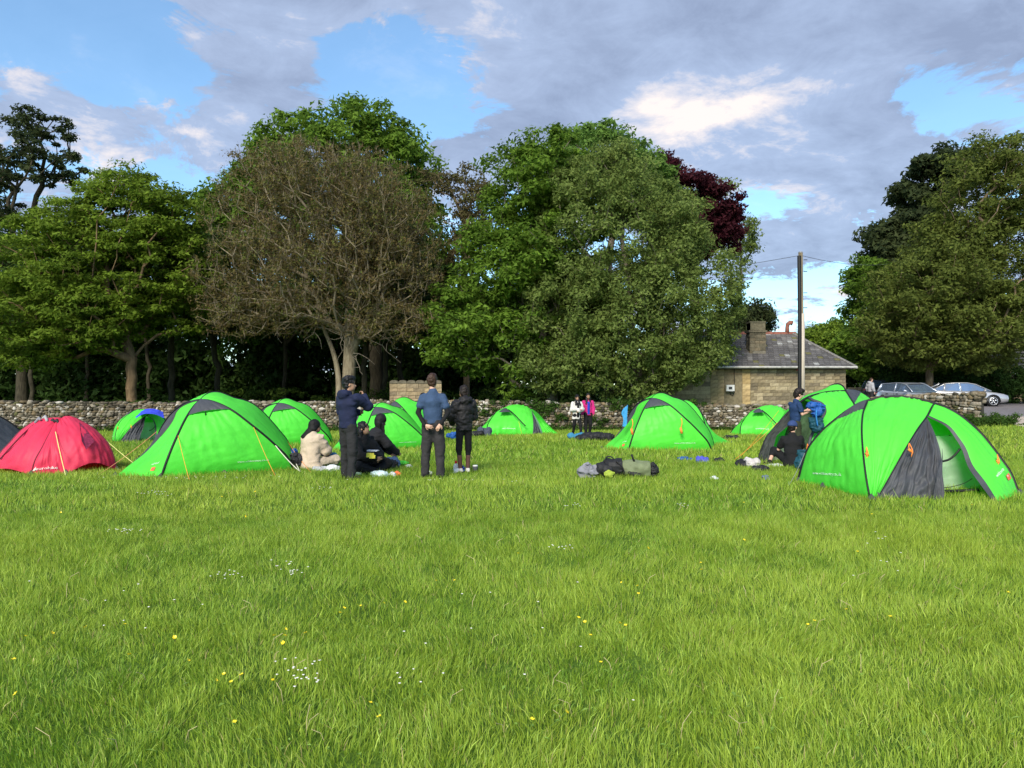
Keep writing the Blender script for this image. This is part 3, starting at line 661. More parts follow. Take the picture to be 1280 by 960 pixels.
def trees():
    # T1 pine far left
    tree('tall scots pine with open dark crown at the far left edge', GP(28, 56), .42, 7.5, [(45, 175, 55, 36, 56, 3), (15, 215, 45, 32, 56, 3), (78, 215, 38, 26, 56, 3), (10, 270, 40, 24, 56, 2.5), (35, 150, 25, 16, 56, 2), (-30, 230, 40, 60, 56, 3), (-15, 330, 50, 60, 56, 3)],
         240, 85, .22, 'pine', BK_D, .58, .5, .5, shell=.2, tipr=.03, pexp=.38, name='scots_pine')
    # T2 beech
    tree('broad bright green beech on the left with its tan trunk standing behind the wall', GP(166, 41.5), .27, 3.6,
         [(120, 345, 130, 95, 42.5, 4.3), (165, 270, 75, 62, 42.5, 3.2), (60, 390, 105, 65, 41, 4), (215, 340, 60, 80, 43, 3.5), (35, 430, 55, 32, 39.5, 2.0), (100, 400, 60, 40, 40, 2), (95, 300, 60, 52, 42, 3), (210, 275, 45, 45, 43, 3), (150, 235, 40, 28, 43, 2)],
         1050, 100, .18, 'beech', BK_T, .78, .34, .9, lump=.25, name='beech_tree')
    # T4 sycamore behind the bare tree
    tree('tall rounded green sycamore rising behind the brown budding tree', GP(470, 56), .5, 6, [(420, 215, 122, 84, 56, 5), (345, 215, 50, 42, 56, 4), (290, 270, 40, 50, 56, 4), (490, 230, 60, 70, 56, 4), (340, 250, 60, 60, 56, 4), (505, 300, 60, 90, 55, 4), (300, 340, 70, 100, 56, 5), (430, 165, 60, 28, 56, 3)],
         760, 95, .29, 'syc', BK_D, 1.0, .55, .6, lump=.3, name='sycamore_tree')
    # T5 larch
    tree('thin brownish larch seen in the gap right of the budding tree', GP(583, 54), .22, 9, [(580, 230, 36, 24, 54, 2), (590, 275, 34, 40, 54, 2), (575, 320, 32, 40, 54, 2), (545, 225, 25, 15, 54, 2), (610, 240, 20, 15, 54, 1.5)],
         190, 55, .17, 'larch', BK_B, .7, .5, .3, shell=.2, tipr=.02, name='larch_tree')
    # T6 sycamore middle
    tree('light green sycamore in the middle with low sweeping branches left of the willow', GP(690, 41.5), .3, 3, [(655, 235, 52, 60, 42.5, 3.5), (690, 205, 50, 42, 43, 3.5), (620, 340, 48, 70, 42, 3.5), (580, 420, 48, 48, 40.5, 2.6), (640, 430, 60, 60, 41, 2.8), (700, 300, 70, 90, 43, 3.5), (560, 385, 34, 30, 41, 2.0), (650, 330, 50, 60, 41, 3)],
         640, 95, .21, 'syc', BK_G, .75, .5, .8, lump=.3, name='sycamore_tree')
    tree('pale green treetop showing above the willow', GP(760, 50), .3, 6, [(745, 200, 72, 40, 50, 3.5), (790, 230, 50, 40, 50, 3)], 220, 85, .24, [(.09, .17, .03), (.15, .26, .05), (.19, .32, .07)], BK_G, .8, .6, .6, lump=.35, name='sycamore_tree')
    # T7 willow
    tree('huge rounded grey green willow reaching down to the wall behind the centre tent', GP(800, 41), .3, 1.8,
         [(765, 300, 112, 112, 41.5, 4.2), (795, 400, 118, 88, 41, 4.2), (858, 360, 66, 88, 41.5, 3.8), (715, 395, 66, 75, 40.5, 3.5), (770, 455, 120, 38, 39.8, 2.6), (760, 230, 65, 50, 42, 3.5), (840, 285, 50, 50, 42, 3), (700, 455, 60, 34, 39.6, 2)],
         1500, 105, .15, 'willow', BK_G, .62, .75, .35, lump=.18, shell=.62, name='willow_tree', tipr=.01)
    # T8 copper beech
    tree('dark purple copper beech showing behind the right of the willow', GP(870, 55), .4, 6, [(890, 262, 40, 28, 55, 3), (862, 240, 40, 22, 55, 3), (828, 214, 26, 18, 55, 2), (902, 288, 28, 28, 55, 2), (860, 290, 50, 50, 55, 3)], 330, 130, .22, 'copper', BK_D, .75, .5, .5, lump=.3, name='copper_beech')
    tree('pale leafed thin tree behind the copper beech', GP(925, 60), .2, 8, [(928, 300, 18, 30, 60, 2), (905, 235, 14, 10, 60, 1.5)], 60, 45, .2, 'willow', BK_G, .7, .6, .5, name='thin_tree')
    # T9 drooping conifer behind the cottage
    tree('dark drooping cypress behind the cottage chimney', GP(938, 56), .3, 5, [(932, 425, 22, 38, 56, 2.5), (948, 400, 12, 18, 56, 2), (912, 430, 22, 34, 56, 2.5)], 150, 130, .22, 'pine', BK_D, .5, 1.5, -.1, droop=2.0, name='cypress_tree')
    # T10 round tree far
    tree('distant round tree just right of the telegraph pole', GP(1035, 85), .4, 4, [(1033, 428, 26, 28, 85, 4), (1014, 432, 14, 20, 85, 3), (1052, 424, 16, 24, 85, 3)], 200, 90, .30, 'beech', BK_D, .9, .6, .6, lump=.3, name='round_tree')
    # right group
    tree('tall dark pine with knotted foliage in the right hand clump', GP(1150, 60), .5, 8, [(1130, 300, 42, 55, 60, 3.5), (1165, 235, 42, 42, 60, 3.5), (1195, 205, 36, 28, 60, 3), (1110, 345, 34, 40, 60, 3), (1160, 320, 60, 60, 60, 4)],
         260, 230, .33, 'pine', BK_D, .95, .6, .5, shell=.35, lump=.4, name='scots_pine')
    tree('dark leafy green tree at the left side of the right hand clump', GP(1137, 58), .55, 4.2, [(1100, 400, 40, 55, 58, 3.5), (1090, 350, 28, 34, 58, 3), (1085, 440, 34, 34, 57, 3), (1130, 420, 40, 40, 57, 3), (1140, 450, 60, 22, 55, 3)],
         330, 100, .27, 'syc', BK_D, .9, .55, .7, lump=.3, name='sycamore_tree')
    tree('large olive brown oak coming into leaf above the parked cars', GP(1162, 50), .23, 3.6, [(1235, 250, 62, 62, 51, 4.5), (1255, 330, 75, 70, 50, 4.5), (1170, 370, 85, 62, 49, 4.5), (1225, 400, 80, 50, 48, 3.5), (1130, 400, 50, 40, 48.5, 3), (1190, 320, 60, 60, 51, 4), (1235, 190, 40, 26, 51.5, 3), (1290, 230, 60, 60, 51, 4), (1165, 432, 95, 26, 49, 3), (1220, 448, 60, 16, 49, 2.5)],
         1150, 85, .20, 'olive', BK_B, .8, .5, .7, lump=.25, name='oak_tree', w=.25)
    tree('slim straight tree with fresh light green leaves at the right edge', GP(1262, 55.5), .24, 6.5, [(1268, 368, 32, 18, 55, 1.8), (1252, 395, 24, 15, 55, 1.5), (1282, 412, 24, 24, 55, 1.8), (1300, 350, 40, 40, 55, 2)], 110, 70, .17, [(.08, .16, .02), (.14, .26, .03), (.19, .34, .045)], BK_T, .55, .35, .9, name='young_tree')
    # dark background trees, ivy clad trunks
    bg = [(214, 47, .42, 'dark ivy clad trunk standing right of the beech'), (186, 58, .22, 'slender dark tree trunk just right of the beech trunk'), (108, 60, .28, 'dark tree in the shade behind the beech'), (272, 50, .4, 'dark trunk behind the large green tent'), (356, 54, .24, 'thin dark trunk left of the budding tree'), (481, 50, .33, 'dark straight trunk right of the man in the hoodie'), (512, 52, .42, 'leaning dark trunk above the short garden wall'), (455, 45, .35, 'brown rough trunk right behind the man in the hoodie'), (40, 54, .3, 'dark tree behind the far left of the wall')]
    for px, Y, tr_, lab in bg:
        b = GP(px, Y); e = [(px, 385, 62, 42, Y, 4), (px+rng.normal(0, 15), 330, 60, 50, Y+1, 4)]
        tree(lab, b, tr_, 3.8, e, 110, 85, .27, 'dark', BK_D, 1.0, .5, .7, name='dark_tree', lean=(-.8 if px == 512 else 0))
trees()

def budding_tree():
    b = GP(434, 41.8); E = [(400, 270, 148, 92, 42, 4.6), (400, 345, 160, 72, 41.5, 4.8), (470, 300, 90, 90, 42, 4), (390, 225, 95, 48, 42, 4), (330, 390, 90, 34, 40.5, 3), (490, 400, 70, 30, 40.5, 2.5)]
    tips = sample_env(E, 3600, .30, .16, 5, b[2]+2.0)
    tr = [b-[0, 0, .3], b+[0, 0, .6], b+[.02, 0, 1.3], b+[.06, 0, 2.1], b+[.1, 0, 2.9], b+[.12, .1, 3.8], b+[.15, 0, 5.0], b+[.1, 0, 6.4], b+[.2, 0, 8], b+[.1, .1, 9.5]]
    A, par, cnt = grow(tr, tips, .30, .55); R = .0085*np.maximum(cnt, 1)**.46; R = np.minimum(R, .36); R[:3] = [.42, .38, .36]
    R[3:6] = np.maximum(R[3:6], [.33, .3, .27])
    root = thing('budding_tree', 'spreading brown tree with bare twigs and small buds behind the man in the hoodie', 'tree', b)
    V, F = limbs_mesh(A, par, R); mobj('trunk', V, F, bark('bark_budding', (.16, .13, .085), (.28, .235, .16)), root, smooth=True, off=b)
    s = [b+[-.46, -.1, -.3], b+[-.45, -.1, .8], b+[-.43, -.1, 1.8], b+[-.50, 0, 2.8], b+[-.75, .1, 3.9], b+[-1.2, .2, 5.0], b+[-1.8, .2, 6.5]]
    V, F = tube(resample(s, 20), np.linspace(.22, .07, 20), 9); mobj('second_trunk', V, F, _M['bark_budding'], root, smooth=True, off=b)
    # spiky twigs round every tip
    k = 9; n = len(tips)*k; p = np.repeat(tips, k, 0); out = p-np.array([b[0], b[1], b[2]+4.5]); out /= np.linalg.norm(out, axis=1)[:, None]
    d = out*.5+rng.normal(0, .6, (n, 3)); d /= np.linalg.norm(d, axis=1)[:, None]; L = (.22+.45*rng.random(n))[:, None]; u = np.cross(d, [0, 0, 1.]); u /= np.linalg.norm(u, axis=1)[:, None]+1e-9
    w = .012; V = np.stack([p-u*w, p+u*w, p+d*L], 1).reshape(-1, 3); i = np.arange(n)*3; o = mobj('twigs', V, np.stack([i, i+1, i+2], 1), _M['bark_budding'], root, off=b); tag(o, kind='stuff')
    V, F, T = leaves(tips, 20, .45, .7, .11, GR['bud'], .4); mobj('crown', V, F, M_LEAF, root, tint=T, off=b)
    # long pale dead branches hanging low in front
    V_, F_ = [], []
    for q in range(9):
        s0 = b+[rng.normal(0, .2), -.2, 3.4+rng.random()*2.2]; a = rng.random()*math.pi*2; ln = 2+3.2*rng.random(); e = s0+[math.cos(a)*ln, -abs(math.sin(a))*1.6, -.1-rng.random()*.9]
        mid = (s0+e)/2+[0, 0, .7]; pts = resample([s0, mid, e], 9)+rng.normal(0, .09, (9, 3)); V, F = tube(pts, np.linspace(.032, .006, 9), 5); F_ += [tuple(np.array(f)+len(V_)) for f in F]; V_ += V
        for r_ in range(4):
            c = pts[3+r_]; e2 = c+rng.normal(0, .45, 3)+[0, 0, -.15]; V, F = tube(resample([c, (c+e2)/2+rng.normal(0, .08, 3), e2], 5), np.linspace(.016, .005, 5), 4); F_ += [tuple(np.array(f)+len(V_)) for f in F]; V_ += V
    mobj('dead_branches', V_, F_, bark('bark_pale', (.16, .135, .1), (.25, .22, .17)), root, off=b)
budding_tree()

def leafy_mass(name, label, cat, C, per, r, flat, size, cols, kind='stuff', up=.5):
    C = np.asarray(C); V, F, T = leaves(C, per, r, flat, size, GR[cols] if isinstance(cols, str) else cols, up); b = C.mean(0)
    o = mobj(name, V, F, M_LEAF, tint=T, loc=b, off=b); return tag(o, label, cat, kind=kind)
def undergrowth():
    # dark wood behind the first row, with a bright gap near the middle
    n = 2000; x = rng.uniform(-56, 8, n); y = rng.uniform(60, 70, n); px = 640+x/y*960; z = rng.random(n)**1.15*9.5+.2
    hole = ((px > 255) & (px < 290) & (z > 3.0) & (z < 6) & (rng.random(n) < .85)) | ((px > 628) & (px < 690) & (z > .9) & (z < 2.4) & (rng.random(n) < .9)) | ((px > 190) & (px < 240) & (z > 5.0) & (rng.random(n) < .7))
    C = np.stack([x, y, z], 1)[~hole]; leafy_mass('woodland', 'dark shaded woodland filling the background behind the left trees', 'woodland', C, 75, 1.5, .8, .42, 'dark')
    # low plants on top of and behind the wall
    x = rng.uniform(-20, -13.8, 130); C = np.stack([x, rng.uniform(37.2, 38.6, 130), .25+.4*rng.random(130)], 1); leafy_mass('low_hedge', 'low fresh green bushes along the wall top below the beech', 'bushes', C, 110, .35, .5, .09, 'hedge')
    x = rng.uniform(-24, -1, 240); C = np.stack([x, rng.uniform(46, 54, 240), -.3+1.5*rng.random(240)**2], 1); leafy_mass('undergrowth', 'dim undergrowth on the woodland floor beyond the wall', 'undergrowth', C, 60, .6, .5, .16, [(.04, .07, .012), (.08, .13, .02), (.12, .18, .03)])
    # ivy and brambles hanging on the wall under the willow
    x = rng.uniform(-3.2, 9.8, 330); y = 37.2+np.clip(x, 0, 6)*.06+.1*rng.normal(size=330)-.25; z = gz(x, y)+.1+1.35*rng.random(330)**.8; k = (fbm(np.stack([x, y*0, z*2], 1), .7, 4, 2) > .44); C = np.stack([x, y, z], 1)[k]
    leafy_mass('ivy', 'ivy and brambles spilling over the wall under the willow', 'ivy', C, 70, .22, .7, .09, 'hedge')
    # grass verge at the foot of the wall
    x = rng.uniform(-30, 17, 700); yy = np.interp(x, [-34, -20, -10, 0, 6, 11, 14, 17], [35.5, 36, 36.5, 37.2, 37.6, 37.2, 35, 31.5])-.5-.3*rng.random(700); C = np.stack([x, yy, gz(x, yy)+.08], 1)
    leafy_mass('nettles', 'rough weeds growing along the foot of the long wall', 'weeds', C, 34, .26, .8, .09, 'hedge')
    # hedge right behind the cars
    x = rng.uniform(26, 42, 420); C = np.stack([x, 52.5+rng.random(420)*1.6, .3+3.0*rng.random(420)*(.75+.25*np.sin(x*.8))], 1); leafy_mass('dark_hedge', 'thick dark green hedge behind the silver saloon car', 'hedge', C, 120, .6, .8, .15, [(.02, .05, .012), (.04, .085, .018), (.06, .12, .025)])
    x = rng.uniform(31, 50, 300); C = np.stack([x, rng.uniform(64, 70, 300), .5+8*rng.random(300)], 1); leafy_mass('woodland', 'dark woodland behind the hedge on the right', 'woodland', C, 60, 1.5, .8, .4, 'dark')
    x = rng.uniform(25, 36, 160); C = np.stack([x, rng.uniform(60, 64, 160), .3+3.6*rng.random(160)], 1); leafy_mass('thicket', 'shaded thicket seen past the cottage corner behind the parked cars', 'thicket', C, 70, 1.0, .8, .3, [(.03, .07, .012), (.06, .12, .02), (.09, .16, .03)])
    b = GP(1228, 29.4); C = b+np.stack([rng.normal(0, .55, 120), rng.normal(0, .3, 120), np.abs(rng.normal(.14, .12, 120))], 1); leafy_mass('low_bush', 'low green bush growing in front of the wall end', 'bush', C, 90, .22, .6, .07, 'hedge', kind=None)
    C = GP(1178, 53)+np.stack([rng.normal(0, 1.3, 120), rng.normal(0, .4, 120), .3+np.abs(rng.normal(.4, .5, 120))], 1)
undergrowth()
# ------------------------------------------------------------------ tents
def crop(x0, y0, s, pts):        # readings (u, v, distance) of an enlarged view -> world points
    return np.array([P(x0+u/s, y0+v/s, d) for u, v, d in pts])
def foot(c, i=0):                # put an end of a curve on the ground
    c = c.copy(); c[i, 2] = float(gz(c[i, 0], c[i, 1]))-.01; return c
class Patch:
    """fabric between curves: left and right from hem to top, optional hem and top curves; sags between poles, creased by tension"""
    def __init__(s, A, B, top=None, bot=None, n=40, m=34, bulge=.0, centre=None, wr=.006, ws=5, seed=0, hem=.02, tA=(0, 1), tB=(0, 1), sag_h=0):
        a = resample(A, 80); b = resample(B, 80)
        def sub(c, t, k): u = np.linspace(t[0], t[1], k)*79; i = np.clip(u.astype(int), 0, 78); f = (u-i)[:, None]; return c[i]*(1-f)+c[i+1]*f
        a = sub(a, tA, n); b = sub(b, tB, n); u = np.linspace(0, 1, m)[None, :, None]; v = np.linspace(0, 1, n)[:, None, None]
        G = a[:, None]*(1-u)+b[:, None]*u
        if top is not None or bot is not None:
            bo = resample(bot, m) if bot is not None else a[0]*(1-u[0])+b[0]*u[0]; to = resample(top, m) if top is not None else a[-1]*(1-u[0])+b[-1]*u[0]
            lin = (a[0]*(1-u)+b[0]*u)*(1-v)+(a[-1]*(1-u)+b[-1]*u)*v
            G = G+(bo[None]*(1-v)+to[None]*v)-lin
        du = np.gradient(G, axis=1); dv = np.gradient(G, axis=0); N = np.cross(du, dv); N /= np.linalg.norm(N, axis=-1)[..., None]+1e-9
        if centre is not None:
            s_ = np.sign(((G-np.asarray(centre))*N).sum(-1).mean()); N = N*(s_ if s_ else 1)
        uu, vv = u[..., 0], v[..., 0]; w = (4*uu*(1-uu))**.7*(4*np.clip(vv, 0, 1)*(1.02-vv)*.98).clip(0, 1)**.5
        G = G+N*(bulge*w)[..., None]
        if hem: G[:, :, 2] += (hem*4*uu*(1-uu)*(1-vv)**6)
        # creases: fans from the corners and along the tension lines
        e = np.minimum(uu, 1-uu).clip(0, .18)/.18; width = np.linalg.norm(G[:, -1]-G[:, 0], axis=-1)[:, None]; sc = np.clip(width/.4, 0, 1)
        q1 = np.stack([uu*ws*2.4+vv*1.3, vv*1.1+0*uu, 0*uu+0*vv+seed], -1); q2 = np.stack([uu*2.0+vv*2.6, (vv-uu*.5)*ws*1.6, 0*uu+0*vv+seed+5], -1)
        cr = (np.abs(fbm(q1, 1.7, seed, 2)-.5)*2-.25)+.7*(np.abs(fbm(q2, 1.5, seed+3, 2)-.5)*2-.25)*(.3+.7*(1-vv))
        G = G-N*(wr*3.4*cr*e*sc)[..., None]; s.G = G; s.N = N; s.n, s.m = n, m
    def part(s, name, mt, root, off, push=0):
        V = (s.G+s.N*push).reshape(-1, 3); n, m = s.n, s.m; i, j = np.meshgrid(np.arange(n-1), np.arange(m-1), indexing='ij'); a = (i*m+j).ravel()
        return mobj(name, V, np.stack([a, a+1, a+m+1, a+m], 1), mt, root, smooth=True, off=off)
    def at(s, u, v, push=.004):
        x = u*(s.m-1); y = v*(s.n-1); j = np.clip(x.astype(int), 0, s.m-2); i = np.clip(y.astype(int), 0, s.n-2); fx = (x-j)[..., None]; fy = (y-i)[..., None]
        g = lambda A: (A[i, j]*(1-fx)+A[i, j+1]*fx)*(1-fy)+(A[i+1, j]*(1-fx)+A[i+1, j+1]*fx)*fy
        return g(s.G)+g(s.N)*push
_tc = {}
def text_mesh(txt):
    if txt in _tc: return _tc[txt]
    cu = bpy.data.curves.new('t', 'FONT'); cu.body = txt; cu.resolution_u = 2; ob = bpy.data.objects.new('t', cu); COL.objects.link(ob)
    dg = bpy.context.evaluated_depsgraph_get(); me = bpy.data.meshes.new_from_object(ob.evaluated_get(dg)); V = np.zeros(len(me.vertices)*3); me.vertices.foreach_get('co', V); V = V.reshape(-1, 3)
    F = [tuple(p.vertices) for p in me.polygons]; bpy.data.objects.remove(ob); bpy.data.meshes.remove(me); bpy.data.curves.remove(cu); _tc[txt] = (V, F); return V, F
def lettering(txt, patch, u0, v0, u1, v1, hgt, root, off, push=.008, mt=None):
    """print txt on the fabric, from (u0,v0) to (u1,v1) in patch coordinates; hgt = letter height in patch v"""
    V, F = text_mesh(txt); x = (V[:, 0]-V[:, 0].min())/(np.ptp(V[:, 0])+1e-9); y = V[:, 1]/.7
    u = u0+(u1-u0)*x; v = v0+(v1-v0)*x+y*hgt; Q = patch.at(np.clip(u, 0, 1), np.clip(v, 0, 1), push); return mobj('lettering', Q, F, mt or M_WHT, root, off=off)
def sleeve(root, off, curve, r=.020, name='pole_sleeve', mt=None, n=40):
    V, F = tube(resample(curve, n), r, 8); return mobj(name, V, F, mt or M_BLK, root, smooth=True, off=off)
def guy(root, off, a, b, mt=None, r=.0045):
    a = np.array(a, float); b = np.array(b, float); b[2] = float(gz(b[0], b[1]))
    q = [a*(1-t)+b*t-np.array([0, 0, .03*4*t*(1-t)]) for t in np.linspace(0, 1, 8)]; V, F = tube(q, r, 6); o = mobj('guy_line', V, F, mt or M_ORG, root, off=off)
    V, F = tube([b+[0, 0, .06], b+[0, 0, -.1]], .005, 5); mobj('peg', V, F, mat('peg_steel', (.5, .5, .5), .35, metal=.8), root, off=off)
def toggle(root, off, p, mt=None, l=.16):
    mb = MB(); p = np.array(p, float)
    for k in range(3):
        e = p+np.array([rng.normal(0, .02), -.01-.008*k, -l*(.6+.3*k)]); mb.tube(resample([p, (p+e)/2+[.02*(k-1), -.02, 0], e], 6), .007, 5)
    mb.tube([p+[-.02, -.02, -l*.5], p+[.02, -.02, -l*.75]], .018, 6); return mb.obj('guy_bundle', mt or mat('orange_bundle', (.9, .26, .05), .6), root, smooth=True, off=off)
def tab(root, off, p, ux):
    p = np.array(p, float); p[2] = float(gz(p[0], p[1])); u = np.array(ux, float)*.07
    V = [p-u+[0, -.012, .0], p+u+[0, -.012, .0], p+[0, -.005, .085], p-u+[0, -.004, 0], p+u+[0, -.004, 0], p+[0, .003, .085]]
    mobj('peg_tab', V, [(0, 1, 2), (5, 4, 3), (0, 2, 5, 3), (1, 4, 5, 2), (0, 3, 4, 1)], M_GREY, root, off=off)
LOGO = mat('logo_tag', (.75, .12, .06), .6, .05, 20)

def build_side_tent():
    c0 = np.array([P(258, 0, 14.7)[0], 14.7, float(gz(-5.85, 14.7))]); C = lambda p: crop(140, 470, 4.923, p); cen = c0+[0, .1, .6]
    r = thing('dome_tent', 'large green dome tent with orange guy lines right of the pinkish red tent', 'tent', c0)
    A = foot(C([(300, 612, 13.5), (330, 540, 13.55), (365, 450, 13.65), (405, 360, 13.8), (455, 260, 14.05), (505, 185, 14.35), (545, 148, 14.6)]))
    A2 = foot(C([(545, 148, 14.6), (580, 115, 14.8), (620, 101, 15.0), (665, 103, 15.15), (705, 118, 15.25), (755, 138, 15.35), (810, 150, 15.45), (870, 175, 15.6), (930, 225, 15.7), (990, 290, 15.8), (1040, 350, 15.9), (1075, 395, 16.0), (1108, 470, 16.1), (1130, 530, 16.2)]), -1)
    B = foot(C([(1118, 562, 14.9), (1080, 500, 14.75), (1000, 420, 14.6), (930, 358, 14.5), (870, 310, 14.42), (760, 225, 14.38), (680, 180, 14.4), (600, 152, 14.5), (545, 148, 14.6)]))
    B2 = foot(C([(545, 148, 14.6), (510, 152, 14.75), (450, 168, 14.95), (400, 200, 15.1), (350, 250, 15.25), (310, 310, 15.4), (280, 370, 15.5), (258, 420, 15.55), (245, 500, 15.6)]), -1)
    S = foot(C([(20, 605, 13.7), (110, 545, 14.15), (190, 485, 14.5), (245, 432, 14.7), (300, 372, 14.8), (355, 305, 14.85), (385, 255, 14.9), (392, 228, 14.9), (430, 188, 14.9), (490, 160, 14.75), (545, 148, 14.6)]))
    F1 = Patch(A, B, bulge=.05, centre=cen, tA=(0, .69), tB=(0, .70), seed=1, wr=.011, hem=.03); F1.part('side_panel', MG(), r, c0)
    V1 = Patch(A, B, bulge=.03, centre=cen, tA=(.69, 1), tB=(.70, 1), seed=2, n=14, wr=.005, hem=.04); V1.part('vent_hood', M_GREY, r, c0, .012)
    F2 = Patch(S, A, bulge=-.04, centre=cen, seed=3, wr=.012, ws=4, hem=.03); F2.part('porch_panel', MG(), r, c0)
    Patch(S, B2[::-1], bulge=-.02, centre=cen, seed=4, wr=.015, tB=(0, 1)).part('porch_door', M_GREY, r, c0)
    F3 = Patch(B, A2[::-1], bulge=.05, centre=cen, seed=5, wr=.006); F3.part('end_panel', MG(), r, c0)
    Patch(A2[::-1], B2[::-1], bulge=.05, centre=cen, seed=6).part('rear_panel', MG(), r, c0)
    for c, rr in ((np.vstack([A, A2[1:]]), .021), (np.vstack([B, B2[1:]]), .021)): sleeve(r, c0, c, rr, n=60)
    sleeve(r, c0, S[4:], .012, 'door_zip', M_GREY)
    for c in (A, B, A2[::-1], B2[::-1], S): tab(r, c0, c[0], (1, 0, 0))
    tab(r, c0, F1.G[0, 15]-[0, .03, 0], (1, .3, 0))
    lettering('www.wildcountry.co.uk', F1, .56, .15, .83, .155, .026, r, c0)
    lettering('wildcountry', F2, .62, .14, .82, .16, .022, r, c0)
    q = F2.at(np.array([.68, .76, .76, .68]), np.array([.07, .075, .115, .11]), .012); mobj('logo_tag', q, [(0, 1, 2, 3)], LOGO, r, off=c0)
    hb = F1.at(np.array([.42]), np.array([.985]))[0]; V, F = tube([hb+[0, -.03, .03], hb+[0, -.035, -.09]], .018, 6, flat=.4); mobj('vent_strap', V, F, M_BLK, r, off=c0)
    return r, c0, dict(A=A, B=B, A2=A2, B2=B2, S=S, F1=F1, C=C)
side, side0, SG = build_side_tent()
side_proto = list(side.children)
C_ = SG['C']
guy(side, side0, SG['A'][3], GP(140+478/4.923, 13.0)); guy(side, side0, SG['B'][4], GP(140+1005/4.923, 13.75))
guy(side, side0, C_([(275, 342, 15.3)])[0], P(140-90/4.923, 582, 13.8), mat('salmon_cord', (.85, .35, .18), .6)); guy(side, side0, SG['B'][2], GP(140+1160/4.923, 14.5), M_WCORD, .008)
guy(side, side0, SG['A2'][-3], GP(140+1230/4.923, 14.3)); guy(side, side0, SG['A2'][-3], GP(140+1158/4.923, 14.5), M_WCORD, .008)

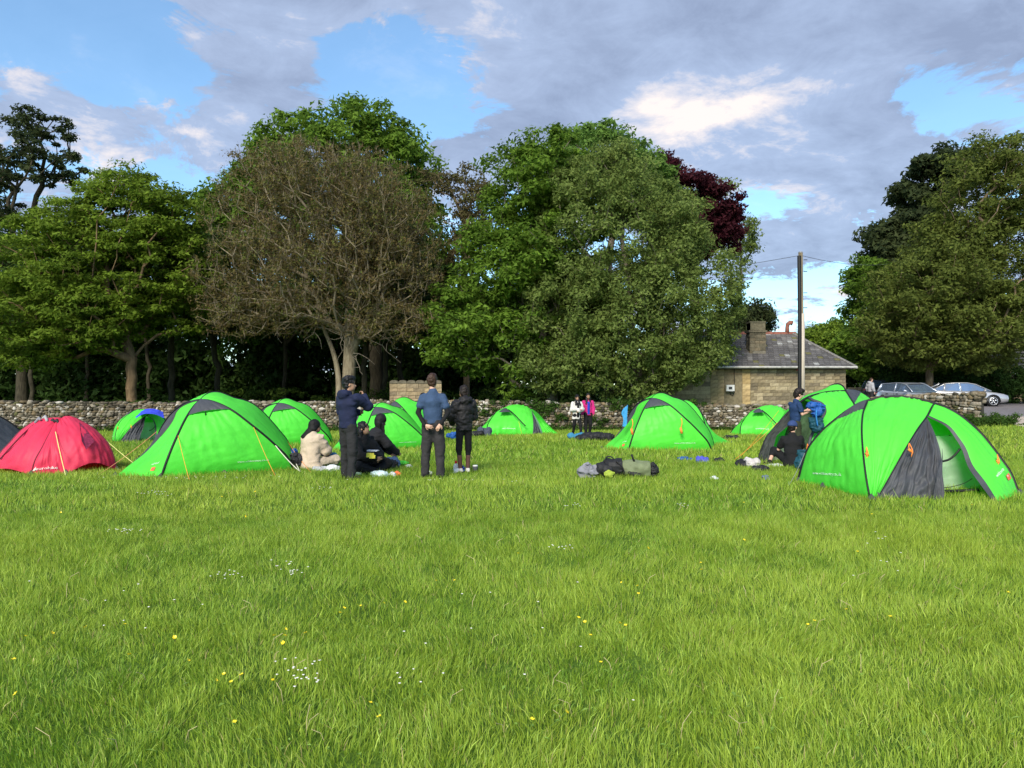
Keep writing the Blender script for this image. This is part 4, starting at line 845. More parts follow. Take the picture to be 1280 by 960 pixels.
def build_end_tent():
    C = lambda p: crop(980, 460, 4.267, p); c0 = np.array([6.2, 12.1, float(gz(6.2, 12.1))]); cen = c0+[0.1, .2, .6]
    r = thing('dome_tent', 'nearest bright green dome tent at the right with its grey door hanging half open', 'tent', c0)
    BL = foot(C([(75, 602, 12.6), (98, 520, 12.55), (130, 430, 12.5), (200, 342, 12.4), (280, 272, 12.3), (360, 215, 12.25), (445, 176, 12.2)]))
    BM = C([(445, 176, 12.2), (520, 160, 12.15), (600, 154, 12.05), (700, 165, 11.95), (805, 190, 11.85)])
    BR = foot(C([(805, 190, 11.85), (870, 215, 11.8), (950, 262, 11.7), (1040, 340, 11.6), (1100, 410, 11.5), (1160, 490, 11.4), (1210, 565, 11.3), (1252, 655, 11.15)]), -1)
    A = foot(C([(460, 708, 10.6), (448, 640, 10.65), (435, 560, 10.75), (422, 450, 10.95), (415, 330, 11.3), (422, 240, 11.8), (445, 176, 12.2)]))
    K = foot(C([(495, 695, 10.75), (560, 585, 10.8), (640, 445, 10.95), (710, 330, 11.2), (762, 258, 11.5), (805, 190, 11.85)]))
    E = foot(C([(1112, 706, 10.55), (1045, 620, 10.85), (982, 530, 11.1), (950, 440, 11.25), (915, 380, 11.35), (860, 310, 11.45), (762, 258, 11.5)]))
    Q = np.array([6.35, 14.3, 0.0]); R = np.array([7.5, 12.9, 0.0])
    A2 = foot(np.array([BM[0], BM[0]*.72+Q*.28+[0, 0, .22], BM[0]*.4+Q*.6+[0, 0, .28], Q]), -1); K2 = foot(np.array([BM[-1], BM[-1]*.7+R*.3+[0, 0, .2], BM[-1]*.35+R*.65+[0, 0, .25], R]), -1)
    P1 = Patch(BL, A, bulge=.04, centre=cen, tA=(0, .66), tB=(0, .86), seed=11, wr=.013, ws=5, hem=.03); P1.part('side_panel', MG(), r, c0)
    Patch(BL, A, bulge=.04, centre=cen, tA=(.66, 1), tB=(.86, 1), seed=12, wr=.006, n=14, hem=-.04).part('vent_hood', M_GREY, r, c0, .012)
    P2 = Patch(A, K, top=BM, bulge=.03, centre=cen, seed=13, wr=.012, ws=4, m=44, n=50); P2.part('centre_panel', MG(), r, c0)
    D1 = foot(C([(852, 708, 10.62), (848, 650, 10.65), (836, 560, 10.75), (838, 470, 10.9), (822, 400, 11.05), (792, 320, 11.25), (762, 262, 11.48)]))
    Dp = Patch(K[:5], D1, bulge=.0, centre=cen, seed=14, wr=.045, ws=3, m=48, n=48); Dp.part('door_flap', M_GREY, r, c0)
    D2 = foot(C([(790, 705, 10.55), (800, 640, 10.55), (812, 560, 10.6), (832, 480, 10.75), (835, 430, 10.9)])); Patch(D2, foot(C([(855, 708, 10.5), (850, 640, 10.55), (838, 560, 10.65), (838, 480, 10.8), (836, 430, 10.92)])), centre=cen, seed=15, wr=.02, ws=3).part('door_fold', M_GREY, r, c0, .02)
    bot = np.array([C([(1140, 712, 10.5)])[0], *C([(1165, 711, 10.55), (1200, 695, 10.75)]), BR[-1]]); bot[:, 2] = gz(bot[:, 0], bot[:, 1])-.01
    top = np.array([E[-1], BR[0]]); E2 = E+np.array([.085, -.02, .035])*np.linspace(.9, .35, len(E))[:, None]; E2[0] = C([(1140, 712, 10.5)])[0]; P3 = Patch(E2, BR[::-1], top=np.array([E2[-1], BR[0]]), bot=bot, bulge=.03, centre=cen, seed=16, wr=.006, ws=2); P3.part('porch_panel', MG(), r, c0)
    P3b = Patch(E, E2, centre=cen, wr=.001, m=4, hem=0); P3b.part('door_edging', M_GREY, r, c0, .012)
    Patch(BL, A2[::-1], bulge=.05, centre=cen, seed=17).part('rear_panel', MG(), r, c0)
    Patch(A2[::-1], K2[::-1], top=BM, bulge=.04, centre=cen, seed=18).part('rear_panel', MG(), r, c0)
    Patch(K2[::-1], BR[::-1], bulge=.04, centre=cen, seed=19).part('rear_panel', MG(), r, c0)
    # inner tent: pale breathable wall with black arched zip, green through it
    IL = foot(K[:5]+[.12, .5, -.05]); IR = foot(np.array([[7.35, 11.75, 0], [7.2, 11.8, .5], [6.9, 11.9, .85], [6.45, 12.0, 1.12]])); ic = cen-[0, 3, 0]
    pale = mat('inner_cloth', (.62, .78, .62), .8, .06, 3, trans=.5); lime = mat('inner_green', (.14, .72, .12), .8, .06, 3, trans=.5)
    Patch(IL, IR, centre=ic, wr=.012, seed=20, tA=(0, .66), tB=(0, .60), ws=4).part('inner_wall', pale, r, c0); Patch(IL, IR, centre=ic, wr=.006, seed=21, tA=(.66, 1), tB=(.60, 1), n=12).part('inner_mesh', lime, r, c0)
    z1 = C([(846, 498, 11.3), (880, 488, 11.3), (910, 465, 11.3), (938, 432, 11.3)]); sleeve(r, c0, z1, .016, 'zip_arch'); z2 = C([(846, 640, 11.2), (900, 632, 11.2), (960, 615, 11.2), (1003, 590, 11.2)]); sleeve(r, c0, z2, .005, 'zip_line')
    z3 = C([(846, 658, 11.15), (940, 655, 11.15), (1040, 650, 11.1)]); sleeve(r, c0, z3, .022, 'groundsheet_edge')
    sleeve(r, c0, np.vstack([BL, BM[1:], BR[1:]]), .026, n=80); sleeve(r, c0, np.vstack([A, A2[1:]]), .014, n=50); sleeve(r, c0, np.vstack([K, K2[1:]]), .012, n=50)
    for c in (BL, A, BR[::-1], K): tab(r, c0, c[0]-[0, .03, 0], (1, -.3, 0))
    tab(r, c0, P1.G[0, 13]-[.03, .04, 0], (.6, -.8, 0))
    for u, v, d in ((433, 420, 10.95), (660, 400, 10.85), (1128, 460, 11.3)): toggle(r, c0, C([(u, v, d)])[0]-[0, .04, 0])
    lettering('www.wildcountry.co.uk', P1, .24, .13, .68, .145, .03, r, c0); lettering('wildcountry', P3, .34, .22, .78, .24, .03, r, c0)
    q = P3.at(np.array([.66, .86, .86, .66]), np.array([.145, .15, .20, .19]), .012); mobj('logo_tag', q, [(0, 1, 2, 3)], LOGO, r, off=c0)
    q = P3.at(np.array([.70, .80, .80, .70]), np.array([.175, .18, .19, .185]), .016); mobj('logo_mark', q, [(0, 1, 2, 3)], M_WHT, r, off=c0)
    return r, c0, C
endt, end0, CE = build_end_tent(); end_proto = list(endt.children)
guy(endt, end0, CE([(110, 455, 12.4)])[0], P(986, 602, 12.1), mat('grey_cord', (.2, .2, .2), .6))

def build_open_tent():
    C = lambda p: crop(880, 450, 6, p); c0 = np.array([7.3, 17.8, float(gz(7.3, 17.8))]); cen = c0+[.3, .4, .6]
    r = thing('dome_tent', 'green dome tent with a wide dark doorway behind the boy in navy', 'tent', c0)
    K = foot(C([(400, 700, 17.4), (460, 600, 17.4), (520, 520, 17.4), (580, 450, 17.4), (640, 385, 17.45), (700, 330, 17.55), (780, 280, 17.65), (880, 250, 17.8), (960, 237, 17.9), (1062, 232, 18.0)]))
    Mh = foot(C([(560, 500, 19.0), (600, 420, 18.9), (650, 365, 18.8), (700, 318, 18.7), (780, 266, 18.6), (880, 232, 18.5), (925, 213, 18.45), (960, 190, 18.4), (1000, 182, 18.35), (1030, 190, 18.3), (1052, 213, 18.15), (1062, 232, 18.0)]))
    Mh[0] = [P(960, 0, 19.6)[0], 19.6, float(gz(6.6, 19.6))]
    N = foot(C([(1062, 232, 18.0), (1095, 285, 17.6), (1130, 340, 17.2), (1165, 430, 16.8), (1185, 540, 16.5), (1195, 700, 16.3)]), -1)
    V2 = foot(C([(1062, 228, 18.1), (1110, 226, 18.3), (1160, 236, 18.4), (1210, 262, 18.5), (1290, 330, 18.4), (1360, 430, 18.2), (1400, 620, 18.0)]), -1)
    E = foot(C([(765, 640, 16.6), (800, 585, 16.7), (860, 480, 16.9), (900, 415, 17.1), (906, 365, 17.2), (880, 325, 17.3), (820, 303, 17.4), (790, 285, 17.6)]))
    Patch(Mh, K, centre=cen, bulge=.03, seed=31, wr=.01).part('end_panel', MG(), r, c0)
    X = Patch(E, N[::-1], top=np.array([E[-1], *C([(880, 253, 17.75), (960, 240, 17.85)]), N[0]]), centre=cen, bulge=.03, seed=32, wr=.012); X.part('front_panel', MG(), r, c0)
    Patch(N[::-1], V2[::-1], centre=cen, bulge=.03, seed=33, wr=.01, tA=(0, .68), tB=(0, .75)).part('side_panel', MG(), r, c0); Patch(N[::-1], V2[::-1], centre=cen, bulge=.03, seed=34, wr=.01, tA=(.68, 1), tB=(.75, 1), hem=-.05).part('vent_hood', M_GREY, r, c0, .012)
    W = foot(np.array([[7.5, 20.0, 0], [7.4, 19.6, .8], [7.7, 18.8, 1.35], K[-1]])); Patch(Mh, W, centre=cen, bulge=.04, seed=35).part('rear_panel', MG(), r, c0); Patch(V2[::-1], W, centre=cen, bulge=.04, seed=36).part('rear_panel', MG(), r, c0)
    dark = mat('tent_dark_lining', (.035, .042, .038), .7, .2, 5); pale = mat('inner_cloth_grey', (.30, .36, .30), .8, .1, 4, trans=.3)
    F0 = foot(C([(480, 700, 17.1), (525, 640, 17.15), (545, 570, 17.2), (600, 520, 17.2), (650, 470, 17.25), (655, 400, 17.35), (668, 362, 17.45)]))
    Patch(K[:5], F0, centre=cen, bulge=.0, seed=37, wr=.07, ws=3).part('door_flap', dark, r, c0)
    I1 = foot(C([(560, 690, 18.2), (600, 560, 18.2), (660, 430, 18.2), (760, 330, 18.2)])); I2 = foot(C([(900, 690, 18.0), (930, 500, 18.0), (930, 380, 18.0), (860, 300, 18.0)]))
    Patch(foot(C([(500, 700, 17.7), (545, 640, 17.8), (560, 570, 17.9)])), foot(C([(680, 700, 17.7), (690, 640, 17.8), (690, 560, 17.9)])), centre=cen-[0, 5, 0], wr=.02, seed=38).part('inner_wall', pale, r, c0)
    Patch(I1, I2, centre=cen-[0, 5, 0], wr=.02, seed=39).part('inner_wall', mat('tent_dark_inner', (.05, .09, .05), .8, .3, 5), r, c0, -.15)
    sleeve(r, c0, np.vstack([K]), .026, n=50); sleeve(r, c0, Mh[3:], .026); sleeve(r, c0, N, .022); sleeve(r, c0, V2, .02)
    sleeve(r, c0, E, .035, 'door_edging', M_GREY)
    guy(r, c0, K[4], P(917, 566, 17.6)); guy(r, c0, K[4]+[-.1, .4, 0], P(925, 563, 18.6)); toggle(r, c0, C([(775, 628, 16.6)])[0])
    tab(r, c0, K[0], (1, 0, 0))
build_open_tent()

def build_front_tent():
    C = lambda p: crop(570, 480, 6.095, p); g = GP(645, 33.2); c0 = g; cen = c0+[.2, .3, .6]
    r = thing('dome_tent', 'green tent by the wall with its grey door at the right end', 'tent', c0)
    Y = 32.6; B = foot(C([(150, 362, Y), (205, 320, Y), (262, 275, Y+.2), (300, 222, Y+.4), (340, 195, Y+.6), (382, 180, Y+.8)]))
    top1 = C([(382, 180, Y+.8), (430, 165, Y+.9), (480, 164, Y+.9), (530, 172, Y+.8), (578, 205, Y+.6)])
    A = foot(C([(585, 392, Y-.4), (590, 330, Y-.3), (588, 270, Y), (578, 205, Y+.6)])); D = foot(C([(232, 345, Y-.7), (240, 318, Y-.6), (262, 275, Y-.2), (300, 222, Y+.2), (340, 195, Y+.5), (382, 180, Y+.8)]))
    Patch(B, D, centre=cen, seed=41, wr=.01).part('end_panel', MG(), r, c0)
    Pm = Patch(D, A, top=top1, centre=cen, bulge=.12, seed=42, wr=.025); Pm.part('side_panel', MG(), r, c0)
    v = crop(570, 480, 6.095, [(325, 215, Y-.25), (352, 190, Y+.2), (382, 182, Y+.6), (418, 212, Y-.25)])+[0, -.05, 0]; Patch(np.array([v[0], v[1], v[2]]), np.array([v[3], (v[3]+v[2])/2, v[2]]), centre=cen, bulge=.03, wr=.005, n=10, m=10, hem=0).part('vent_hood', M_GREY, r, c0)
    S = foot(C([(787, 383, Y+.2), (720, 332, Y+.3), (655, 275, Y+.5), (578, 205, Y+.6)])); dr = foot(C([(650, 385, Y-.2), (640, 350, Y-.1), (610, 280, Y+.2), (578, 205, Y+.6)]))
    Patch(A, dr, centre=cen, seed=43, wr=.05, ws=3).part('door_flap', M_GREY, r, c0); d2 = foot(C([(665, 384, Y+.5), (650, 340, Y+.6), (630, 290, Y+.7), (580, 208, Y+.65)])); Patch(d2, S, centre=cen, seed=44, wr=.02).part('porch_panel', MG(), r, c0)
    Patch(dr, d2, centre=cen, seed=45, wr=.01).part('inner_wall', _M['inner_cloth'], r, c0)
    R = foot(np.array([c0+[1.3, 2.2, 0], c0+[1.2, 1.9, .6], c0+[.8, 1.2, 1.0], top1[-1]])); L = foot(np.array([c0+[-1.4, 1.9, 0], c0+[-1.2, 1.6, .6], c0+[-.6, 1.0, 1.05], top1[0]]))
    Patch(B, L, centre=cen, seed=46).part('rear_panel', MG(), r, c0); Patch(L, R, top=top1, centre=cen, seed=47).part('rear_panel', MG(), r, c0); Patch(R, S, centre=cen, seed=48).part('rear_panel', MG(), r, c0)
    sleeve(r, c0, B, .024); sleeve(r, c0, D[:4], .02); sleeve(r, c0, C([(382, 182, Y+.6), (440, 228, Y-.3), (500, 290, Y-.62), (530, 320, Y-.65)]), .022); sleeve(r, c0, top1, .015); sleeve(r, c0, A, .014, 'door_edging', M_GREY)
    V, F = tube([Pm.G[0, 1], Pm.G[0, 12], Pm.G[0, -2]], .02, 6); mobj('groundsheet_edge', V, F, M_BLK, r, off=c0); guy(r, c0, C([(478, 285, Y-.6)])[0], C([(505, 400, Y-1.0)])[0])
    lettering('www.wildcountry.co.uk', Pm, .32, .12, .6, .12, .022, r, c0)
    return r, c0
front, front0 = build_front_tent()
front_proto = list(front.children)

def place(proto, kids, c0, px, Y, s, label, rz=0.0, drop=(), group=None):
    g = GP(px, Y); b0 = math.atan2(c0[0], c0[1]); b1 = math.atan2(g[0], Y)
    r = thing('dome_tent', label, 'tent', g, -(b1-b0)+rz, group); r.scale = s if isinstance(s, tuple) else (s, s, s)
    for k in kids:
        if k.name.split('.')[0] in drop: continue
        copy_tree(k, r)
    return r
GT = None
ctr = place(side, side_proto, side0, 819, 22.3, (1.0, 1.0, 1.08), 'green dome tent in the middle with a sky blue towel in its doorway')
bhd = place(side, side_proto, side0, 862, 25.6, (.85, .85, .95), 'green dome tent mostly hidden behind the tent with the blue towel', rz=2.9)
tn2 = place(side, side_proto, side0, 352, 24.6, (.98, .98, .98), 'green dome tent behind the seated woman in the beige coat', rz=.05)
tn3 = place(side, side_proto, side0, 473, 22.6, (.92, .92, .88), 'green dome tent behind the seated women, between the two standing men', rz=.15)
tn4 = place(side, side_proto, side0, 497, 25.5, (.8, .8, 1.0), 'green tent with only its top showing above another behind the seated women', rz=-.4)
tn5 = place(front, front_proto, front0, 962, 32.6, (.95, .95, .98), 'green dome tent near the wall below the cottage, left of the boy standing', rz=0)
tn6 = place(endt, end_proto, end0, 183, 27.5, (.74, .74, .79), 'small green tent with a royal blue cloth thrown over its top', rz=-.5)
tn7 = place(side, side_proto, side0, -28, 18.8, (.95, .95, .82), 'grey and green tent cut off by the left edge behind the red tent', rz=2.2)
for k in bhd.children:
    if k.name.split('.')[0] == 'porch_door': k.material_slots[0].link = 'OBJECT'; k.material_slots[0].material = MG()
for k in tn7.children:
    if k.name.split('.')[0] in ('side_panel', 'porch_panel', 'end_panel') and k.material_slots: k.material_slots[0].link = 'OBJECT'; k.material_slots[0].material = M_GREY
# tangled guy cords and the like on the copies
for t, q in ((ctr, [(480, 340, 20.9), (808, 335, 21.3)]),):
    off = np.array(t.location); Mi = t.matrix_world
    for u, v, d in q:
        p = crop(700, 460, 5.333, [(u, v, d)])[0]; mb = MB(); mb.tube(resample([p, p+[.02, -.02, -.12], p+[-.01, -.02, -.26]], 8), .012, 5); mb.tube([p+[-.02, -.03, -.26], p+[.01, -.03, -.42]], .035, 7); o = mb.obj('guy_bundle', _M['orange_bundle'], t, smooth=True, off=off)
        o.matrix_parent_inverse = (Matrix.Translation(t.location)@Matrix.Rotation(t.rotation_euler.z, 4, 'Z')@Matrix.Diagonal((*t.scale, 1))).inverted()@Matrix.Translation(t.location)

def red_tent():
    C = lambda p: crop(0, 480, 4.923, p); c0 = GP(66, 14.9); cen = c0+[0, .1, .3]
    r = thing('dome_tent', 'low pinkish red dome tent with dark socks drying on top at the left edge', 'tent', c0)
    red = mat('tent_red', (.86, .05, .12), .55, .08, 2, .15, 5, trans=.3, spec=.35)
    T = (385, 212, 15.0)
    FL = foot(C([(-60, 500, 14.6), (0, 430, 14.7), (60, 365, 14.8), (130, 288, 14.9), (215, 232, 15.0), (300, 214, 15.0), T]))
    FM = foot(C([(190, 528, 14.0), (215, 470, 14.05), (260, 390, 14.2), (300, 315, 14.45), (345, 240, 14.8), T]))
    FR = foot(C([(718, 478, 14.9), (690, 425, 14.95), (650, 350, 15.0), (580, 280, 15.05), (500, 230, 15.1), (440, 204, 15.1), (410, 204, 15.05), T]))
    F0 = foot(C([(405, 520, 14.15), (385, 440, 14.2), (360, 340, 14.35), (350, 250, 14.7), T])); Ba = foot(np.array([c0+[.45, 1.2, 0], c0+[.35, .9, .5], c0+[.1, .4, .82], FR[-1]])); Bb = foot(np.array([c0+[-1.3, 1.6, 0], c0+[-.9, 1.2, .5], c0+[-.3, .5, .82], FR[-1]]))
    Patch(FL, FM, centre=cen, bulge=.05, seed=51, wr=.015, bot=np.array([FL[0], C([(50, 528, 14.1)])[0], FM[0]])).part('side_panel', red, r, c0)
    Pm = Patch(FM, F0, centre=cen, bulge=.03, seed=52, wr=.02, ws=4); Pm.part('door_panel', red, r, c0); Pr = Patch(F0, FR, centre=cen, bulge=.05, seed=53, wr=.018, bot=np.array([F0[0], C([(570, 492, 14.4)])[0], FR[0]])); Pr.part('side_panel', red, r, c0)
    Patch(FR, Ba, centre=cen, seed=54).part('rear_panel', red, r, c0); Patch(Ba, Bb, centre=cen, seed=55).part('rear_panel', red, r, c0); Patch(Bb, FL, centre=cen, seed=56).part('rear_panel', red, r, c0)
    dk = mat('red_sleeve', (.16, .012, .03), .6); sleeve(r, c0, FL, .02, 'pole_sleeve', dk); sleeve(r, c0, FR, .02, 'pole_sleeve', dk); sleeve(r, c0, FM, .013, 'pole_sleeve', dk); sleeve(r, c0, C([(205, 252, 14.75), (130, 320, 14.45), (60, 395, 14.35), (0, 462, 14.3)]), .014, 'pole_sleeve', dk)
    v = C([(497, 228, 14.85), (512, 350, 14.38), (540, 402, 14.3), (592, 350, 14.6)])+[0, -.05, 0]; mobj('mesh_window', v, [(0, 1, 2, 3)], mat('red_mesh', (.22, .02, .06), .7, .4, 25), r, off=c0)
    guy(r, c0, C([(342, 295, 14.4)])[0], GP(82.5, 13.6), M_YCORD, .007); guy(r, c0, C([(592, 290, 15.1)])[0], P(180, 566, 14.8), M_YCORD, .006)
    lettering('eurohike', Pm, .12, .055, .80, .06, .036, r, c0, .02)
    mobj('logo_mark', Pm.at(np.array([.02, .11, .12]), np.array([.05, .05, .1]), .02), [(0, 1, 2)], M_WHT, r, off=c0)
    for c in (FM, F0, FR): tab(r, c0, c[0], (1, 0, 0))
red_tent()
# ------------------------------------------------------------------ people
SKIN = {'light': mat('skin_light', (.60, .36, .26), .55, .06, 30, spec=.35), 'tan': mat('skin_tan', (.42, .24, .155), .55, .06, 30, spec=.35), 'brown': mat('skin_brown', (.33, .18, .11), .55, .06, 30, spec=.35)}
def cloth(name, c, rough=.85, bump=.35, bs=40, **k): return mat(name, c, rough, .14, 8, bump, bs, **k)
def v3(*a): return np.array(a, float)
def hand(S, w, fd, pn, side, curl=.35, sc=1.0, thumb=True):
    """palm and five separate fingers; w wrist, fd finger direction, pn palm normal, side +1 = thumb on fd x pn side"""
    fd = fd/np.linalg.norm(fd); pn = pn-fd*np.dot(pn, fd); pn /= np.linalg.norm(pn); lt = np.cross(fd, pn)*side
    S.cap(w, w+fd*.035*sc, .021*sc, .024*sc, .015); S.cap(w+fd*.03*sc, w+fd*.08*sc, .034*sc, .038*sc, .01, lat=lt, fl=.42)
    for k, (o, l) in enumerate(((.028, .068), (.0095, .078), (-.0095, .072), (-.027, .056))):
        b = w+fd*.085*sc+lt*o*sc; d1 = fd*math.cos(curl)+pn*math.sin(curl); d2 = fd*math.cos(curl*2.4)+pn*math.sin(curl*2.4); m = b+d1*l*.5*sc; S.cap(b-fd*.01, m, .0088*sc, .0082*sc, .003); S.cap(m, m+d2*l*.5*sc, .0082*sc, .0065*sc, .003)
    if thumb:
        b = w+fd*.03*sc+lt*.028*sc; m = b+(lt*.8+fd*.6+pn*.25)*.032*sc; S.cap(b, m, .0125*sc, .0105*sc, .006); S.cap(m, m+(fd*.9+lt*.25+pn*.3)*.032*sc, .0102*sc, .0075*sc, .004)
def rotz(a): c, s = math.cos(a), math.sin(a); return np.array([[c, -s, 0], [s, c, 0], [0, 0, 1]])
def rotx(a): c, s = math.cos(a), math.sin(a); return np.array([[1, 0, 0], [0, c, -s], [0, s, c]])
BASE = dict(pv=v3(0, 0, .96), wa=v3(0, 0, 1.10), ch=v3(0, -.01, 1.30), nk=v3(0, -.02, 1.47), hd=v3(0, .03, 1.635),
  sR=v3(.18, -.01, 1.405), eR=v3(.235, -.04, 1.13), wR=v3(.25, .06, .88), sL=v3(-.18, -.01, 1.405), eL=v3(-.235, -.04, 1.13), wL=v3(-.25, .06, .88),
  hR=v3(.085, 0, .90), kR=v3(.10, .02, .49), aR=v3(.11, -.02, .085), hL=v3(-.085, 0, .90), kL=v3(-.10, .02, .49), aL=v3(-.11, -.02, .085), tR=v3(.03, .17, 0), tL=v3(-.03, .17, 0))
def person(label, px, Y, heading, scale, J={}, look=0.0, tilt=0.0, skin='light', top=None, legs=None, hair=None, shoes=None, h=.011, hands=None, cap=None, glasses=False, group=None, build=1.0, dz=0.0, hc=None):
    j = {k: v.copy() for k, v in BASE.items()}
    for k, v in J.items(): j[k] = np.array(v, float)
    g = GP(px, Y)+[0, 0, dz]; r = thing('person', label, 'person', g, -rad(heading), group)
    if scale != 1: r.scale = (scale,)*3
    allp = np.array(list(v for k, v in j.items() if k[0] != 't')); lo, hi = allp.min(0)-.27, allp.max(0)+.27; lo[2] = min(lo[2], -.03)
    HR = rotz(-look)@rotx(tilt); hd = j['hd']; H = lambda v: hd+HR@np.array(v, float); S = SDF(lo, hi, h); b = build
    # body: one surface
    S.cap(j['pv'], j['wa'], .125*b, .115*b, .05, lat=(j['hR']-j['hL']), fl=.72); S.cap(j['wa'], j['ch'], .115*b, .145*b, .06, lat=(j['sR']-j['sL']), fl=.68); S.cap(j['ch'], j['nk']-[0, 0, .07], .135*b, .10*b, .06, lat=(j['sR']-j['sL']), fl=.65)
    S.cap(j['nk']-[0, 0, .05], j['hd']-[0, .02, .05], .052, .048, .03)
    for s in 'RL':
        S.cap(j['s'+s], j['e'+s], .045*b, .036*b, .04); S.cap(j['e'+s], j['w'+s], .036*b, .024*b, .015); S.cap(j['h'+s], j['k'+s], .078*b, .05*b, .04); S.cap(j['k'+s], j['a'+s], .05*b, .033, .02)
        an = j['a'+s]; t = j['t'+s]; S.cap(an-[0, 0, .03], an-[0, 0, .045]+t*.85, .034, .026, .02)
    S.ell(H((0, -.005, .015)), (.073, .093, .112), .02, HR.T.T); S.ell(H((0, .045, -.055)), (.050, .05, .058), .03, HR); S.cap(H((0, .088, .0)), H((0, .106, -.025)), .010, .014, .012); S.cap(H((-.02, .083, -.058)), H((.02, .083, -.058)), .009, .009, .008)
    for sx in (-1, 1): S.ell(H((sx*.076, .0, -.005)), (.012, .022, .03), .006, HR); S.ell(H((sx*.03, .092, .018)), (.014, .012, .010), sub=True, R=HR)
    hs = hands or {}
    for s, sd in (('R', 1), ('L', -1)):
        spec = hs.get(s); d = j['w'+s]-j['e'+s]
        if spec is None: fd, pn, cu = d, v3(-sd, .2, 0), .35
        else: fd, pn, cu = np.array(spec[0], float), np.array(spec[1], float), spec[2]
        pnn = pn; sdd = sd if spec is None or len(spec) < 4 else spec[3]; hand(S, j['w'+s], fd, pnn, -sdd if spec is None else sdd, cu)
    V, F = S.mesh(); mobj('body', V, F, SKIN[skin], r, smooth=True)
    for sx in (-1, 1):
        S2 = SDF(H((sx*.03, .085, .018))-.03, H((sx*.03, .085, .018))+.03, .005); S2.ell(H((sx*.03, .083, .018)), (.012, .012, .008), 0, HR); V, F = S2.mesh(); mobj('eye', V, F, mat('eye_dark', (.03, .02, .015), .2), r, smooth=True)
        mb = MB(); mb.tube([H((sx*.018, .096, .036)), H((sx*.032, .097, .041)), H((sx*.046, .088, .036))], .0035, 5); mb.obj('eyebrow', mat('brow', (.03, .02, .015), .8), r)
    mb = MB(); mb.tube([H((-.022, .092, -.056)), H((0, .097, -.058)), H((.022, .092, -.056))], .004, 5); mb.obj('mouth', mat('lip', (.35, .12, .10), .5), r)
    if glasses:
        mb = MB()
        for sx in (-1, 1): mb.tube([H((sx*.032+.023*math.cos(a), .108, .016+.018*math.sin(a))) for a in np.linspace(0, 2*math.pi, 12)], .003, 5); mb.tube([H((sx*.055, .105, .02)), H((sx*.08, .0, .01))], .003, 4)
        mb.tube([H((-.01, .109, .018)), H((.01, .109, .018))], .003, 4); mb.obj('glasses', mat('glasses_frame', (.02, .02, .02), .3), r)
    # trousers
    h = hc or max(h, .0135)
    if legs:
        S = SDF(lo, hi, h); w = legs.get('w', 1.0); S.cap(j['pv']+[0, 0, .02], j['pv']-[0, 0, .04], .158*b, .165*b, .05, lat=(j['hR']-j['hL']), fl=.74)
        for s in 'RL':
            kn = .066*w; an_ = .052*w if w > .9 else .046*w; cut = legs.get('to', 1.0); e = j['k'+s]+(j['a'+s]-j['k'+s])*cut-([0, 0, .03] if cut == 1 else [0, 0, 0]); S.cap(j['h'+s], j['k'+s], .105*b*min(1, w+.06), kn+.006, .05); S.cap(j['k'+s], e, kn+.006, an_+.008 if w > .9 else an_, .03)
        V, F = S.mesh(legs.get('noise', .008), legs.get('ns', 11), 3, .8); mobj('trousers', V, F, legs['m'], r, smooth=True)
        if legs.get('sheer') is not None:
            S = SDF(lo, hi, h)
            for s in 'RL': S.cap(j['k'+s]+(j['a'+s]-j['k'+s])*.35, j['a'+s]-[0, 0, .0], .052, .040, .01)
            V, F = S.mesh(); mobj('sheer_calves', V, F, legs['sheer'], r, smooth=True)
    if top:
        S = SDF(lo, hi, h); th = top.get('th', .02); lat = j['sR']-j['sL']; hem = np.array(top.get('hem', j['pv']-[0, 0, .02]), float); lw = j['hR']-j['hL']; u = (j['ch']-j['pv'])/np.linalg.norm(j['ch']-j['pv'])
        S.cap(hem, j['wa'], (.15+th*.8)*b+top.get('flare', 0), (.135+th)*b, .06, lat=lat, fl=.74); S.cap(j['wa'], j['ch'], (.135+th)*b, (.155+th)*b, .06, lat=lat, fl=.74); S.cap(j['ch'], j['nk']-u*.06, (.155+th)*b, (.085+th)*b, .06, lat=lat, fl=.70)
        S.cap(j['nk']-u*.045, j['nk']-u*.01, .072, .066+th*.3, .03)
        for s in 'RL':
            sl = top.get('sleeve', 1.0); a, e, w_ = j['s'+s], j['e'+s], j['w'+s]
            if sl <= .6: S.cap(a+[0, 0, -.012], a+(e-a)*sl*1.25, .050*b+th*.5, .052*b+th*.6, .035)
            else: S.cap(a+[0, 0, -.01], e, (.050+th*.9)*b, (.046+th)*b, .05); S.cap(e, w_-(w_-e)*.04, (.046+th)*b, .034+th*.8, .03)
        # flat cut at hem
        nh = u; hp = hem-u*top.get('drop', .0)
        S.cut(lambda X, Y_, Z: -((X-hp[0])*nh[0]+(Y_-hp[1])*nh[1]+(Z-hp[2])*nh[2]) if top.get('cuthem', True) else X*0-1)
        if top.get('hood'): S.ell(j['nk']+[0, -.085, .0], (.125, .075, .085), .04); S.ell(j['nk']+[0, -.02, .03], (.085, .085, .035), .03)
        V, F = S.mesh(top.get('noise', .010), top.get('ns', 8), 7, .8); mobj('top', V, F, top['m'], r, smooth=True)
        if top.get('under') is not None:
            S = SDF(lo, hi, h)
            for s in 'RL': a, e, w_ = j['s'+s], j['e'+s], j['w'+s]; S.cap(a, e, .055*b, .043*b, .02); S.cap(e, w_, .043*b, .032, .02)
            V, F = S.mesh(.004, 18, 9); mobj('under_sleeves', V, F, top['under'], r, smooth=True)
